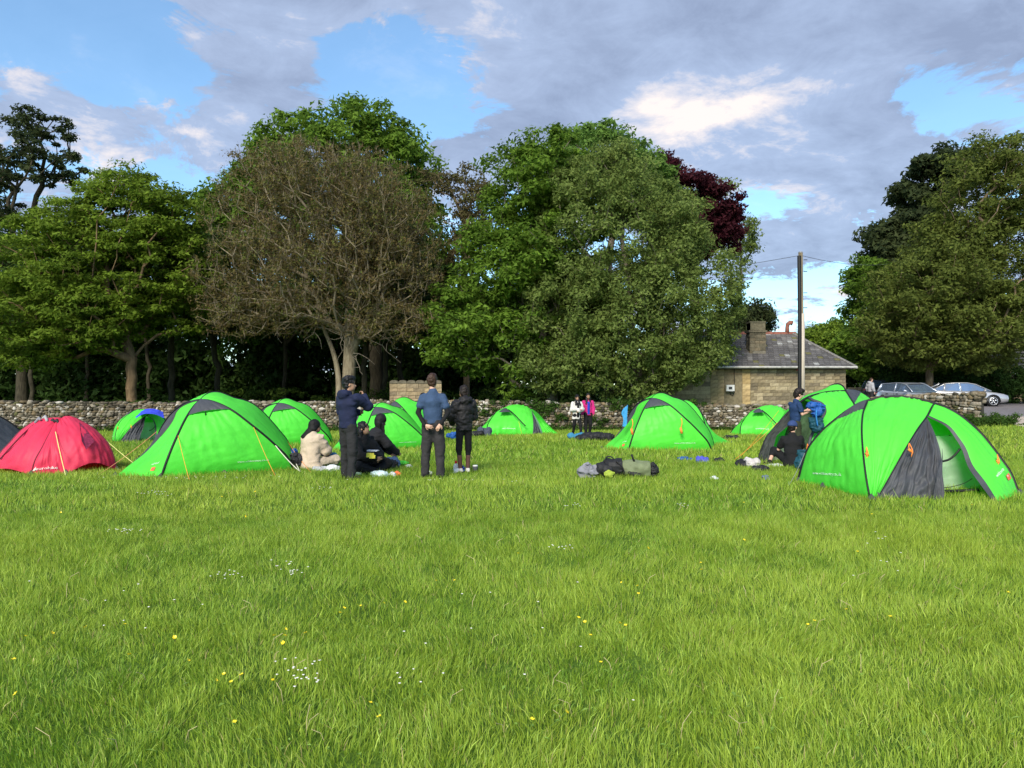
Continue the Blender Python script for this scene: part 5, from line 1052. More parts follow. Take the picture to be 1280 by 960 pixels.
    if shoes:
        for s in 'RL':
            an = j['a'+s]; t = j['t'+s]; S = SDF(np.minimum(an, an+t)-.12, np.maximum(an, an+t)+.12, h*.9); S.cap(an-[0, 0, .035]-t*.25, an-[0, 0, .048]+t*.8, .043, .036, .02, lat=np.cross(t, [0, 0, 1]), fl=.85); S.cap(an+[0, 0, .0], an-[0, 0, .03], .043, .045, .03)
            V, F = S.mesh(); mobj('shoe', V, F, shoes, r, smooth=True)
    if hair:
        S = SDF(H((0, 0, 0))-.42, H((0, 0, 0))+.30, h*.8); v = hair.get('vol', 1.0)*.96; S.ell(H((0, -.018, .035)), (.086*v, .104*v, .104*v), .01, HR); S.ell(H((0, -.04, -.01)), (.080*v, .072*v, .10), .02, HR)
        S.ell(H((0, .115, -.05)), (.078, .075, .105), sub=True, R=HR)
        for c, rr in hair.get('extra', []): S.ell(j['hd']+np.array(c), rr, .03)
        for a, b_, ra, rb in hair.get('fall', []): S.cap(j['hd']+np.array(a), j['hd']+np.array(b_), ra, rb, .035, lat=(1, 0, 0), fl=.6)
        V, F = S.mesh(hair.get('noise', .016), 22, 4, .6); mobj('hair', V, F, hair['m'], r, smooth=True)
    if cap:
        S = SDF(H((0, 0, .03))-.25, H((0, 0, .03))+.25, h*.8); S.ell(H((0, -.01, .045)), (.098, .118, .10), .01, HR); S.cut(lambda X, Y_, Z: -(((X-hd[0])*HR[0, 2]+(Y_-hd[1])*HR[1, 2]+(Z-hd[2])*HR[2, 2])-.02)); S.ell(H((0, .12, .03)), (.07, .08, .012), .01, HR); V, F = S.mesh(); mobj('cap', V, F, cap, r, smooth=True)
    return r
BLKH = cloth('hair_black', (.008, .007, .008), .45, .6, 60); BRNH = cloth('hair_brown', (.045, .022, .012), .5, .6, 60); DBRN = cloth('hair_darkbrown', (.013, .007, .005), .5, .6, 60); FABK = cloth('black_fabric', (.009, .009, .010)); 
CHAR = cloth('charcoal_trousers', (.022, .022, .024)); DK2 = cloth('dark_grey_trousers', (.032, .030, .032)); NAVY = cloth('navy_hoodie', (.012, .017, .05))
def people():
    person('person in a navy hoodie and black trousers standing with a hand at the chin', 435, 13.25, 38, 1.0,
      J=dict(sR=v3(.19, .02, 1.42), eR=v3(.20, .27, 1.27), wR=v3(.06, .30, 1.43), eL=v3(-.26, .06, 1.17), wL=v3(-.02, .26, 1.15), aR=v3(.14, -.05, .085), aL=v3(-.15, .06, .085), kR=v3(.12, .0, .49), kL=v3(-.13, .05, .49)), hands=dict(R=(v3(-.5, .0, .9), v3(-.6, -.6, .2), 1.0, -1), L=(v3(1, .1, .1), v3(0, -1, 0), .5, 1)),
      look=rad(38), skin='tan', top=dict(m=NAVY, th=.04, hood=True, noise=.016, ns=7, hem=v3(0, 0, .89)), legs=dict(m=CHAR, w=1.15, noise=.014, ns=9), hair=dict(m=BLKH, vol=1.05, extra=[((0, .0, .105), (.085, .10, .05))]), shoes=FABK, build=.97)
    person('person in a faded blue t-shirt over black sleeves standing with hands clasped behind the back', 541, 13.5, 4, 1.035,
      J=dict(eR=v3(.265, -.05, 1.11), wR=v3(.17, -.17, .93), eL=v3(-.235, -.08, 1.11), wL=v3(-.10, -.20, .90), sR=v3(.165, -.01, 1.40), sL=v3(-.165, -.01, 1.40), aR=v3(.135, -.02, .085), aL=v3(-.135, .0, .085), kR=v3(.12, .02, .49), kL=v3(-.12, .02, .49), hd=v3(-.01, .03, 1.64)), hands=dict(R=(v3(-.4, -.12, -.6), v3(0, 1, 0), .35, 1), L=(v3(.9, -.1, -.25), v3(0, 1, .1), .35, -1)),
      look=rad(8), skin='light', top=dict(m=cloth('blue_tshirt', (.038, .070, .140)), th=.028, sleeve=.5, noise=.011, ns=7, hem=v3(0, 0, .93), under=FABK), legs=dict(m=DK2, w=1.18, noise=.012, ns=10), hair=dict(m=BRNH, vol=1.03), shoes=FABK, build=.95)
    person('person in a black hooded puffer jacket and black leggings standing beside the blue t-shirt', 580, 14.3, -22, .925,
      J=dict(eR=v3(.23, .08, 1.14), wR=v3(.12, .28, 1.06), eL=v3(-.25, .06, 1.14), wL=v3(-.16, .28, 1.02), aR=v3(.08, .0, .085), aL=v3(-.07, .02, .085)), look=rad(-15), skin='tan',
      top=dict(m=cloth('puffer_black', (.014, .013, .015), .6, .2, 20), th=.055, hood=True, noise=.02, ns=12, hem=v3(0, 0, .87)), legs=dict(m=FABK, w=.86, to=.55, noise=.003, sheer=mat('sheer_mesh', (.12, .055, .045), .6)), hair=dict(m=DBRN, vol=1.05, fall=[((0, -.05, -.02), (0, -.07, -.16), .085, .07)]), shoes=mat('white_shoe', (.7, .66, .62), .5), build=.86)
    # seated woman in beige coat
    sit = dict(pv=v3(0, -.02, .14), wa=v3(0, .0, .30), ch=v3(0, .04, .48), nk=v3(0, .07, .64), hd=v3(0.0, .14, .79), sR=v3(.17, .06, .58), eR=v3(.23, .18, .34), wR=v3(.12, .38, .26), sL=v3(-.17, .06, .58), eL=v3(-.25, .16, .34), wL=v3(-.14, .36, .26),
      hR=v3(.09, .02, .12), kR=v3(.34, .34, .16), aR=v3(.02, .42, .07), hL=v3(-.09, .02, .12), kL=v3(-.34, .34, .16), aL=v3(-.04, .36, .07), tR=v3(-.13, .03, 0), tL=v3(.13, .03, 0))
    person('person in a beige coat and black headscarf sitting cross legged with back turned', 388, 15.1, 25, 1.04, h=.013, J=sit, look=rad(35), skin='brown', top=dict(m=cloth('beige_coat', (.50, .40, .30)), th=.05, noise=.022, ns=7, hem=v3(0, -.02, .05), flare=.07, cuthem=False), legs=dict(m=cloth('beige_trousers', (.42, .35, .27)), w=1.2, noise=.015),
      hair=dict(m=cloth('black_scarf', (.006, .006, .007), .7), vol=1.12, noise=.006, fall=[((-.02, -.08, -.05), (-.12, -.13, -.19), .10, .11)]), shoes=FABK)
    # woman with glasses facing the camera, seated, holding a yellow packet
    s2 = {k: v.copy() for k, v in sit.items()}; s2.update(hd=v3(0, .09, .80), wR=v3(.05, .44, .30), wL=v3(-.06, .44, .28), eR=v3(.22, .24, .32), eL=v3(-.22, .24, .32))
    person('person with glasses and long black hair sitting on the grass in black clothes', 451, 14.4, 130, 1.03, h=.013, J=s2, look=rad(-15), tilt=rad(14), skin='tan', top=dict(m=FABK, th=.05, noise=.02, ns=8, hem=v3(0, -.02, .04), flare=.06, cuthem=False), legs=dict(m=FABK, w=1.3, noise=.014),
      hair=dict(m=BLKH, vol=1.1, fall=[((-.075, .0, -.06), (-.10, .04, -.30), .045, .04), ((.075, .0, -.06), (.10, .04, -.30), .045, .04), ((0, -.06, -.05), (0, -.1, -.25), .09, .09)]), glasses=True, shoes=FABK)
    s3 = dict(pv=v3(0, -.02, .26), wa=v3(0, .05, .42), ch=v3(0, .15, .60), nk=v3(0, .22, .75), hd=v3(0, .27, .90), sR=v3(.16, .18, .69), eR=v3(.20, .34, .46), wR=v3(.10, .56, .30), sL=v3(-.16, .18, .69), eL=v3(-.20, .30, .46), wL=v3(-.08, .50, .28),
      hR=v3(.09, .0, .22), kR=v3(.13, .40, .10), aR=v3(.12, -.02, .07), hL=v3(-.09, .0, .22), kL=v3(-.13, .40, .10), aL=v3(-.12, -.02, .07), tR=v3(0, -.13, 0), tL=v3(0, -.13, 0))
    person('person with a long black hood kneeling and leaning forward behind the one with glasses', 459, 15.3, 62, 1.04, h=.013, J=s3, look=rad(10), tilt=rad(-25), skin='tan', top=dict(m=cloth('black_wool', (.014, .014, .017)), th=.04, noise=.014, hem=v3(0, -.04, .2)), legs=dict(m=FABK, w=1.2, noise=.012),
      hair=dict(m=_M['black_scarf'], vol=1.15, noise=.006, fall=[((0, -.05, -.04), (0, -.04, -.30), .10, .07), ((.06, .02, -.06), (.07, .05, -.34), .05, .03)]), shoes=FABK)
    # two girls walking near the wall
    person('person in a long open white cardigan and black leggings walking beside the wall, arms folded', 721, 30.2, 160, .93, J=dict(eR=v3(.25, .05, 1.14), wR=v3(.0, .22, 1.14), eL=v3(-.25, .03, 1.14), wL=v3(.03, .24, 1.06), aR=v3(.08, -.22, .12), kR=v3(.10, -.04, .49), aL=v3(-.12, .18, .085), kL=v3(-.11, .12, .49)), look=rad(10), tilt=rad(-8), skin='tan', h=.014,
      top=dict(m=cloth('white_cardigan', (.58, .56, .52)), th=.04, noise=.014, hem=v3(0, -.02, .74), flare=.02), legs=dict(m=FABK, w=.95), hair=dict(m=BLKH, vol=1.1, fall=[((-.06, .02, -.06), (-.09, .09, -.32), .05, .05), ((.06, .02, -.06), (.08, .09, -.30), .05, .05)]), shoes=FABK)
    person('person in a bright pink jacket over a blue top walking beside the white cardigan', 735, 30.6, 172, .97, J=dict(eR=v3(.24, -.03, 1.13), wR=v3(.26, .06, .90), eL=v3(-.23, .02, 1.13), wL=v3(-.20, .10, .92), aR=v3(.10, .05, .085), aL=v3(-.08, -.10, .10)), look=rad(-5), tilt=rad(14), skin='brown', h=.014,
      top=dict(m=cloth('pink_jacket', (.50, .02, .16)), th=.03, noise=.012, hem=v3(0, 0, .86)), legs=dict(m=FABK, w=1.0), hair=dict(m=BLKH, vol=1.06, fall=[((.06, .0, -.06), (.09, .07, -.33), .045, .04), ((-.06, .0, -.06), (-.09, .06, -.33), .045, .04)]), shoes=FABK)
    # boy standing by the open tent
    person('boy in a navy t-shirt standing in the tent doorway lifting a blue rucksack', 994, 16.7, 78, .93, J=dict(nk=v3(0, .02, 1.46), ch=v3(0, .0, 1.30), hd=v3(0, .09, 1.62), eR=v3(.21, .05, 1.16), wR=v3(.14, .30, 1.22), eL=v3(-.20, .10, 1.17), wL=v3(-.10, .34, 1.24)), look=rad(10), tilt=rad(-22), skin='light',
      hands=dict(R=(v3(-.1, 1, .0), v3(-1, 0, 0), .9, 1), L=(v3(.1, 1, .0), v3(1, 0, 0), .9, -1)), top=dict(m=cloth('navy_tshirt', (.015, .04, .11)), th=.025, sleeve=.5, noise=.010, hem=v3(0, 0, .90)), legs=dict(m=cloth('olive_trousers', (.03, .035, .018)), w=1.15, noise=.01), hair=dict(m=DBRN, vol=1.12, extra=[((0, .05, .09), (.085, .09, .05))]), shoes=FABK, build=.86)
    s4 = {k: v.copy() for k, v in sit.items()}; s4.update(hL=v3(-.09, .02, .12), kL=v3(-.30, .36, .30), aL=v3(-.42, .20, .085), tL=v3(-.12, .06, 0), hd=v3(.02, .12, .80))
    person('boy in a black t-shirt and navy cap sitting on the grass with his back turned', 991, 15.7, 8, 1.0, h=.013, J=s4, look=rad(30), tilt=rad(-8), skin='light', top=dict(m=FABK, th=.035, sleeve=.55, noise=.012, hem=v3(0, -.02, .06), flare=.03, cuthem=False), legs=dict(m=FABK, w=1.1, to=.35), hair=dict(m=DBRN, vol=.93), cap=cloth('navy_cap', (.03, .055, .16)), shoes=FABK, build=.92)
    person('distant person in a light grey hoodie standing left of the parked cars', 1088, 45.5, 70, 1.0, look=rad(10), tilt=rad(-15), skin='light', h=.018, J=dict(hd=v3(0, .07, 1.62)), top=dict(m=cloth('grey_hoodie', (.34, .34, .36)), th=.045, hood=True, noise=.014), legs=dict(m=CHAR, w=1.1), hair=dict(m=BRNH, vol=.93), shoes=FABK)
people()
pk = [o for o in bpy.data.objects if o.type == 'EMPTY' and 'pink jacket' in o.get('label', '')][0]
S = SDF((-.2, 0, .85), (.2, .3, 1.5), .012); S.cap(v3(0, .085, .93), v3(0, .105, 1.36), .062, .062, .02, lat=(1, 0, 0), fl=1.0); V, F = S.mesh(.006, 12); mobj('blue_top', V, F, cloth('royal_blue_top', (.02, .05, .42)), pk, smooth=True)
bt = [o for o in bpy.data.objects if o.type == 'EMPTY' and 'white cardigan' in o.get('label', '') and 'arms folded' in o.get('label', '')][0]
S = SDF((-.2, 0, .7), (.2, .3, 1.5), .012); S.cap(v3(0, .105, .86), v3(0, .115, 1.38), .060, .055, .02, lat=(1, 0, 0), fl=1.0); V, F = S.mesh(.006, 12); mobj('dark_top', V, F, FABK, bt, smooth=True)
n1 = [o for o in bpy.data.objects if o.type == 'EMPTY' and 'hand at the chin' in o.get('label', '')][0]
V, F = tube([(-.15, .06, .10), (-.15, .06, .135)], .068, 14); mobj('white_ankle_band', V, F, M_WHT, n1, smooth=True)
# ------------------------------------------------------------------ cars
def car(label, px, Y, heading, body_c, kind='saloon', zb=None):
    g = GP(px, Y); g[2] = float(gz(g[0], g[1]))+.035; r = thing('parked_car', label, 'car', g, rad(heading))
    paint = mat('paint_'+'_'.join(str(int(c*100)) for c in body_c), body_c, .28, .02, 2, metal=.55, spec=.5, coat=.6); glass = mat('car_glass', (.20, .28, .40), .08, .05, 2, spec=1.0, metal=.6, coat=.8); blk = mat('car_trim', (.012, .012, .013), .5);  # glass base colour carries the blue of a sky reflection
    L = 4.7 if kind == 'saloon' else 4.45; W = .90; est = kind != 'saloon'; hb = .0 if kind != 'suv' else .18
    # stations rear (-) to front (+): x, bottom, belt, half width
    st = [(-L/2, .42, .72, .70), (-L/2+.06, .30, .90+hb, .80), (-L/2+.45, .22, .98+hb, .87), (-1.2, .20, .96+hb, W), (-.3, .19, .94+hb, W), (.6, .19, .92+hb, W), (1.15, .20, .90+hb, .89), (1.6, .21, .84+hb, .86), (2.0, .23, .76+hb, .82), (L/2-.06, .28, .66+hb, .72), (L/2, .38, .56+hb, .62)]
    V = []; ns = 10
    for x, zb_, zt, w in st:
        half = [(w*.86, zb_), (w, zb_+.13), (w*1.0, (zb_+zt)*.5), (w*.985, zt-.10), (w*.90, zt)]
        V += [(x, -a, z) for a, z in half]+[(x, a, z) for a, z in half[::-1]]
    F = [(i*ns+k, i*ns+(k+1) % ns, (i+1)*ns+(k+1) % ns, (i+1)*ns+k) for i in range(len(st)-1) for k in range(ns)]+[tuple(range(ns))[::-1], tuple((len(st)-1)*ns+k for k in range(ns))]
    mobj('body', V, F, paint, r, smooth=True)
    # greenhouse
    zr = 1.43+hb*1.2; b = .93+hb
    gh = [(-1.95 if not est else -2.1, b+.02, b+.04, .76, .70), (-1.15 if not est else -1.9, b, zr-.06, .80, .60), (-.5, b, zr, .82, .62), (.1, b, zr-.01, .82, .62), (.55, b, zr-.10, .81, .60), (1.35, b-.03, b, .78, .70)]
    V = []; 
    for x, z0, z1, w0, w1 in gh: V += [(x, -w0, z0), (x, -w1, z1), (x, w1, z1), (x, w0, z0)]
    F = [(i*4+k, i*4+k+1, (i+1)*4+k+1, (i+1)*4+k) for i in range(len(gh)-1) for k in range(3)]+[(0, 1, 2, 3), tuple(len(V)-1-k for k in range(4))]
    mobj('windows', V, F, glass, r)
    rf = MB(); xs = gh[1:5]; RV = []
    for x, z0, z1, w0, w1 in xs: RV += [(x, -w1-.03, z1-.005), (x, -w1*.7, z1+.035), (x, w1*.7, z1+.035), (x, w1+.03, z1-.005)]
    rf.add(RV, [(i*4+k, i*4+k+1, (i+1)*4+k+1, (i+1)*4+k) for i in range(3) for k in range(3)]); rf.obj('roof', paint, r, smooth=True)
    for s in (-1, 1):
        p = MB(); top = [(x, s*(w1+.015), z1+.005) for x, z0, z1, w0, w1 in gh]; p.tube([(gh[0][0], s*.76, b+.03)]+top[1:5]+[(gh[5][0], s*.77, b)], .026, 6); p.tube([(-.35, s*.635, zr-.01), (-.30, s*.83, b)], .035, 6); p.tube([(gh[1][0], s*.615, zr-.07), (gh[1][0]-.1, s*.81, b)], .06, 6); p.obj('pillars', paint, r, smooth=True)
        for x, n in ((1.42, 'wheel'), (-1.38, 'wheel')):
            wy = s*.80; q = MB(); aa = np.linspace(0, 2*math.pi, 25); pr = [(.19, .10), (.27, .115), (.325, .10), (.335, .0), (.325, -.10), (.27, -.115)]; VV = []; 
            for a in aa[:-1]: VV += [(x+ra*math.cos(a), wy+dy, .33+ra*math.sin(a)) for ra, dy in pr]
            m_ = len(pr); FF = [(i*m_+k, i*m_+k+1, ((i+1) % 24)*m_+k+1, ((i+1) % 24)*m_+k) for i in range(24) for k in range(m_-1)]; wh = mobj('wheel', VV, FF, mat('tyre', (.015, .015, .016), .8), r, smooth=True)
            rm = MB(); rm.tube([(x, wy+s*.03, .33), (x, wy+s*.105, .33)], .06, 10)
            for k in range(5):
                a = 2*math.pi*k/5+.3; rm.tube([(x+.04*math.cos(a), wy+s*.10, .33+.04*math.sin(a)), (x+.22*math.cos(a-.12), wy+s*.10, .33+.22*math.sin(a-.12))], .026, 6); rm.tube([(x+.04*math.cos(a), wy+s*.10, .33+.04*math.sin(a)), (x+.22*math.cos(a+.12), wy+s*.10, .33+.22*math.sin(a+.12))], .022, 6)
            ring = [(x+.225*math.cos(a), wy+s*.10, .33+.225*math.sin(a)) for a in aa]; rm.tube(ring, .022, 6, cap=False); rm.obj('rim', mat('alloy', (.55, .56, .58), .25, .03, metal=.8), wh, smooth=True)
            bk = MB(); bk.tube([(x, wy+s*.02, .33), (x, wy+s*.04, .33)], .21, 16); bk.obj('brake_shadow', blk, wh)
            ar = MB(); ar.tube([(x+.375*math.cos(a), s*.885, .33+.375*math.sin(a)) for a in np.linspace(-.15, math.pi+.15, 14)], .035, 6); ar.tube([(x, s*.70, .34), (x, s*.875, .34)], .37, 20); ar.obj('wheel_arch', blk, r, smooth=True)
        l = MB(); l.tube([(L/2-.32, s*.70, .66+hb), (L/2-.08, s*.56, .62+hb)], .075, 8, flat=.8); l.obj('headlight', mat('headlamp', (.6, .62, .65), .1, .02, coat=1), r, smooth=True)
        l = MB(); l.box((-L/2+.06, s*.66, .80+hb), (.07, .12, .07)); l.obj('tail_light', mat('tail_lamp', (.35, .01, .01), .2, coat=1), r)
        mi = MB(); mi.tube([(.95, s*.86, b+.02), (.95, s*1.02, b+.06)], .07, 8); mi.obj('wing_mirror', paint, r, smooth=True); 
        dh = MB(); [dh.box((xx, s*.905, .80+hb), (.09, .012, .014)) for xx in (.1, -.9)]; dh.obj('door_handles', blk, r)
        dl = MB(); [dl.box((xx, s*.904, .58+hb*.5), (.006, .004, .27)) for xx in (.98, -.22, -1.0)]; dl.obj('door_seams', blk, r)
    bm_ = MB(); bm_.box((L/2-.02, 0, .48), (.03, .38, .07)); bm_.obj('grille', blk, r)
    return r
car('silver saloon car parked side on, its front wheel showing beyond the wall end', 1203, 47.5, -14, (.50, .50, .52))
car('silver blue hatchback with a wide windscreen coloured like reflected blue sky parked behind the wall', 1138, 45.2, -84, (.50, .53, .58), 'hatch')
car('dark grey estate car mostly hidden behind the silver blue hatchback', 1120, 54.0, -14, (.05, .052, .06), 'suv')
car('white hatchback whose windscreen shows between the other parked cars', 1163, 51.5, -80, (.72, .72, .72), 'hatch')

# far low stone wall and gate post by the car park
def far_wall():
    Y = 55; x0, x1 = P(1060, 0, Y)[0], P(1190, 0, Y)[0]; z0 = float(gz(x0+3, Y)); r = thing('low_stone_wall', 'low dark stone wall running behind the parked cars', 'stone wall', (x0, Y, z0)); off = np.array(r.location)
    b = MB(); b.box(((x0+x1)/2, Y+.2, z0+.5), ((x1-x0)/2, .15, .55)); b.obj('core', M_MORTAR, r, off=off); coursed(r, 'wall_blocks', M_BLOCK, (x0, Y, z0), (1, 0), x1-x0, 1.15, .4, .2, .12, [(.2, .17, .12), (.15, .13, .09)], joined=True, off=off)
far_wall()

# ------------------------------------------------------------------ rucksacks, clothes and litter
def lump(name, label, cat, px, Y, prims, m, h=.012, noise=.012, ns=14, rz=0, group=None, root=None, top=True, dz=0):
    P_ = np.array([np.array(p[0]) for p in prims]); rr = max(max(np.atleast_1d(p[1])) for p in prims); lo, hi = P_.min(0)-rr-.05, P_.max(0)+rr+.05
    S = SDF(lo, hi, h)
    for p in prims:
        if len(p) == 3: S.cap(p[0], p[2], p[1][0] if np.ndim(p[1]) else p[1], p[1][1] if np.ndim(p[1]) else p[1], .025)
        else: S.ell(p[0], np.broadcast_to(p[1], 3), .03)
    V, F = S.mesh(noise, ns, int(px*7+Y*13) % 50, 1.5)
    if root is not None: return mobj(name, V, F, m, root, smooth=True)
    g = GP(px, Y)+[0, 0, dz]; o = mobj(name, V, F, m, smooth=True, loc=g); o.rotation_euler = (0, 0, rz); return tag(o, label, cat, group)
def crumple(seed, w, d, h, n=7):
    q = np.random.default_rng(seed); return [((q.uniform(-w, w)*.75, q.uniform(-d, d)*.75, h*.3+q.random()*h*.4), (q.uniform(.25, .5)*w+.03, q.uniform(.25, .6)*d+.03, h*q.uniform(.35, .6)+.01)) for _ in range(n)]
def clutter():
    OL = cloth('olive_nylon', (.16, .19, .10), .7, .2, 15); BK = cloth('black_nylon', (.016, .016, .018), .6, .2, 15); GY = cloth('grey_fleece', (.22, .22, .25)); BL = cloth('blue_nylon', (.015, .085, .32), .55); TE = cloth('teal_nylon', (.012, .07, .10), .6); DB = cloth('dark_blue_nylon', (.02, .04, .10), .6)
    WH = mat('white_plastic_film', (.75, .78, .78), .4, .05, 10, .3, 20, trans=.2)
    g = GP(784, 13.45); r = thing('rucksack', 'olive green and black rucksack lying on its side alone in the middle of the grass', 'rucksack', g, rad(-4))
    lump('main_bag', 0, 0, 0, 0, [((-.02, 0, .16), (.13, .15), (.34, 0, .14)), ((.10, .05, .15), (.25, .17, .155))], OL, root=r, noise=.014, ns=6, h=.013); lump('lid', 0, 0, 0, 0, [((.44, 0, .13), (.07, .13, .125)), ((.50, -.03, .12), (.05, .09, .09)), ((.50, .06, .16), (.04, .05, .05))], BK, root=r, noise=.016, ns=16)
    lump('base', 0, 0, 0, 0, [((-.30, 0, .18), (.15, .16), (-.10, 0, .17))], BK, root=r, noise=.010, ns=8, h=.013); lump('side_pocket', 0, 0, 0, 0, [((-.44, -.06, .15), (.13, .11), (-.34, -.10, .12))], BK, root=r, noise=.014, ns=10)
    lump('side_mesh_pocket', 0, 0, 0, 0, [((.02, -.14, .10), (.02, .02), (.22, -.16, .05)), ((.12, -.15, .07), (.10, .02, .04))], BK, root=r, noise=.004)
    b = MB(); b.tube([(.12, -.04, .28), (.08, -.04, .38), (.07, -.03, .40)], .018, 7); b.obj('haul_strap', BK, r, smooth=True); b = MB(); b.tube(resample([(-.40, -.06, .26), (-.36, -.06, .36), (-.28, -.06, .36), (-.22, -.06, .30)], 12), .014, 6); b.tube(resample([(-.2, -.14, .30), (-.1, -.17, .2), (-.05, -.15, .05)], 10), .014, 6); b.obj('shoulder_strap', BK, r, smooth=True)
    lump('lime_mesh', 0, 0, 0, 0, [((-.32, -.20, .08), (.075, .03, .06))], cloth('lime_fabric', (.35, .45, .06)), root=r)
    lump('bundle', 'grey fleece bundle lying at the left end of the olive rucksack', 'clothing', 736, 13.45, crumple(4, .18, .14, .2, 9), GY, noise=.02, ns=9)
    # blue rucksack held in the doorway
    rk = thing('rucksack', 'bright blue rucksack held up in the doorway by the boy in the navy t-shirt', 'rucksack', P(1020, 541, 16.5))
    lump('main_bag', 0, 0, 0, 0, [((0, 0, .14), (.13, .15), (-.02, 0, .46)), ((.03, 0, .12), (.12, .12), (.05, 0, .5))], TE, root=rk, noise=.02, ns=9); lump('hood', 0, 0, 0, 0, [((-.06, -.02, .58), (.13, .11, .08)), ((.06, -.03, .54), (.12, .11, .10)), ((0, -.05, .45), (.13, .11, .12))], BL, root=rk, noise=.03, ns=9)
    b = MB(); b.tube(resample([(-.05, -.15, .5), (-.07, -.19, .35), (-.03, -.17, .15)], 10), .016, 6); b.obj('shoulder_strap', cloth('strap_blue', (.03, .2, .5)), rk, smooth=True)
    lump('rucksack', 'dark teal bag standing beside the seated boy in the cap', 'bag', 1004, 14.9, [((0, 0, .2), (.12, .13), (.03, 0, .42)), ((-.04, -.03, .12), (.14, .12, .12))], TE, noise=.02, ns=9)
    # towel hanging in the centre tent doorway
    a = np.array([9.0/960*21.9, 0, 0])+crop(700, 460, 5.333, [(362, 300, 21.9), (375, 270, 21.9), (405, 245, 21.9), (400, 310, 21.9), (398, 370, 21.9), (385, 392, 21.9), (368, 388, 21.9), (374, 340, 21.9)]); tw = Patch(a[[6, 7, 0, 1]], a[[5, 4, 3, 2]], wr=.02, ws=3, n=24, m=14, hem=0); o = tw.part('towel', cloth('blue_towel', (.05, .30, .62)), None, a[0]); o.location = a[0]; tag(o, 'sky blue towel hung in the doorway of the centre tent', 'towel')
    # blue cloth over the far small tent: draped on its top
    c = P(184, 520, 27.6); Q = np.array([P(169, 523, 26.2), P(180, 517.5, 26.2), P(194, 518, 26.2), P(205, 523, 26.2)]); Q2 = np.array([P(176, 514.5, 27.3), P(184, 511.0, 27.3), P(195, 511.5, 27.3), P(204, 515, 27.3)]); cl = Patch(Q, Q2, wr=.02, hem=0); o = cl.part('cloth', cloth('royal_blue_cloth', (.04, .07, .62)), None, c); o.location = c; tag(o, 'royal blue cloth draped over the top of the small green tent', 'cloth')
    # socks on the red tent
    for k, (u, v, m, lab) in enumerate(((336, 228, BK, 'black sock drying on the top of the red tent, left one of the pair'), (362, 230, BK, 'black sock drying on the top of the red tent, right one of the pair'), (252, 218, GY, 'grey sock on the left shoulder of the red tent'), (290, 208, cloth('pale_grey', (.35, .34, .36)), 'pale grey sock beside the darker grey one on the red tent'))):
        p = P(u/4.923, 480+v/4.923, 14.85); S = SDF(v3(-.12, -.1, -.12), v3(.12, .1, .1), .008); sg = -1 if k % 2 == 0 else 1; S.cap(v3(0, 0, .03), v3(sg*.05, -.03, -.05), .024, .024, .01); S.cap(v3(0, 0, .03), v3(-sg*.035, -.02, -.0), .022, .018, .01); V, F = S.mesh(.006, 20); o = mobj('sock', V, F, m, smooth=True, loc=p+[0, -.06, .0]); tag(o, lab, 'sock')
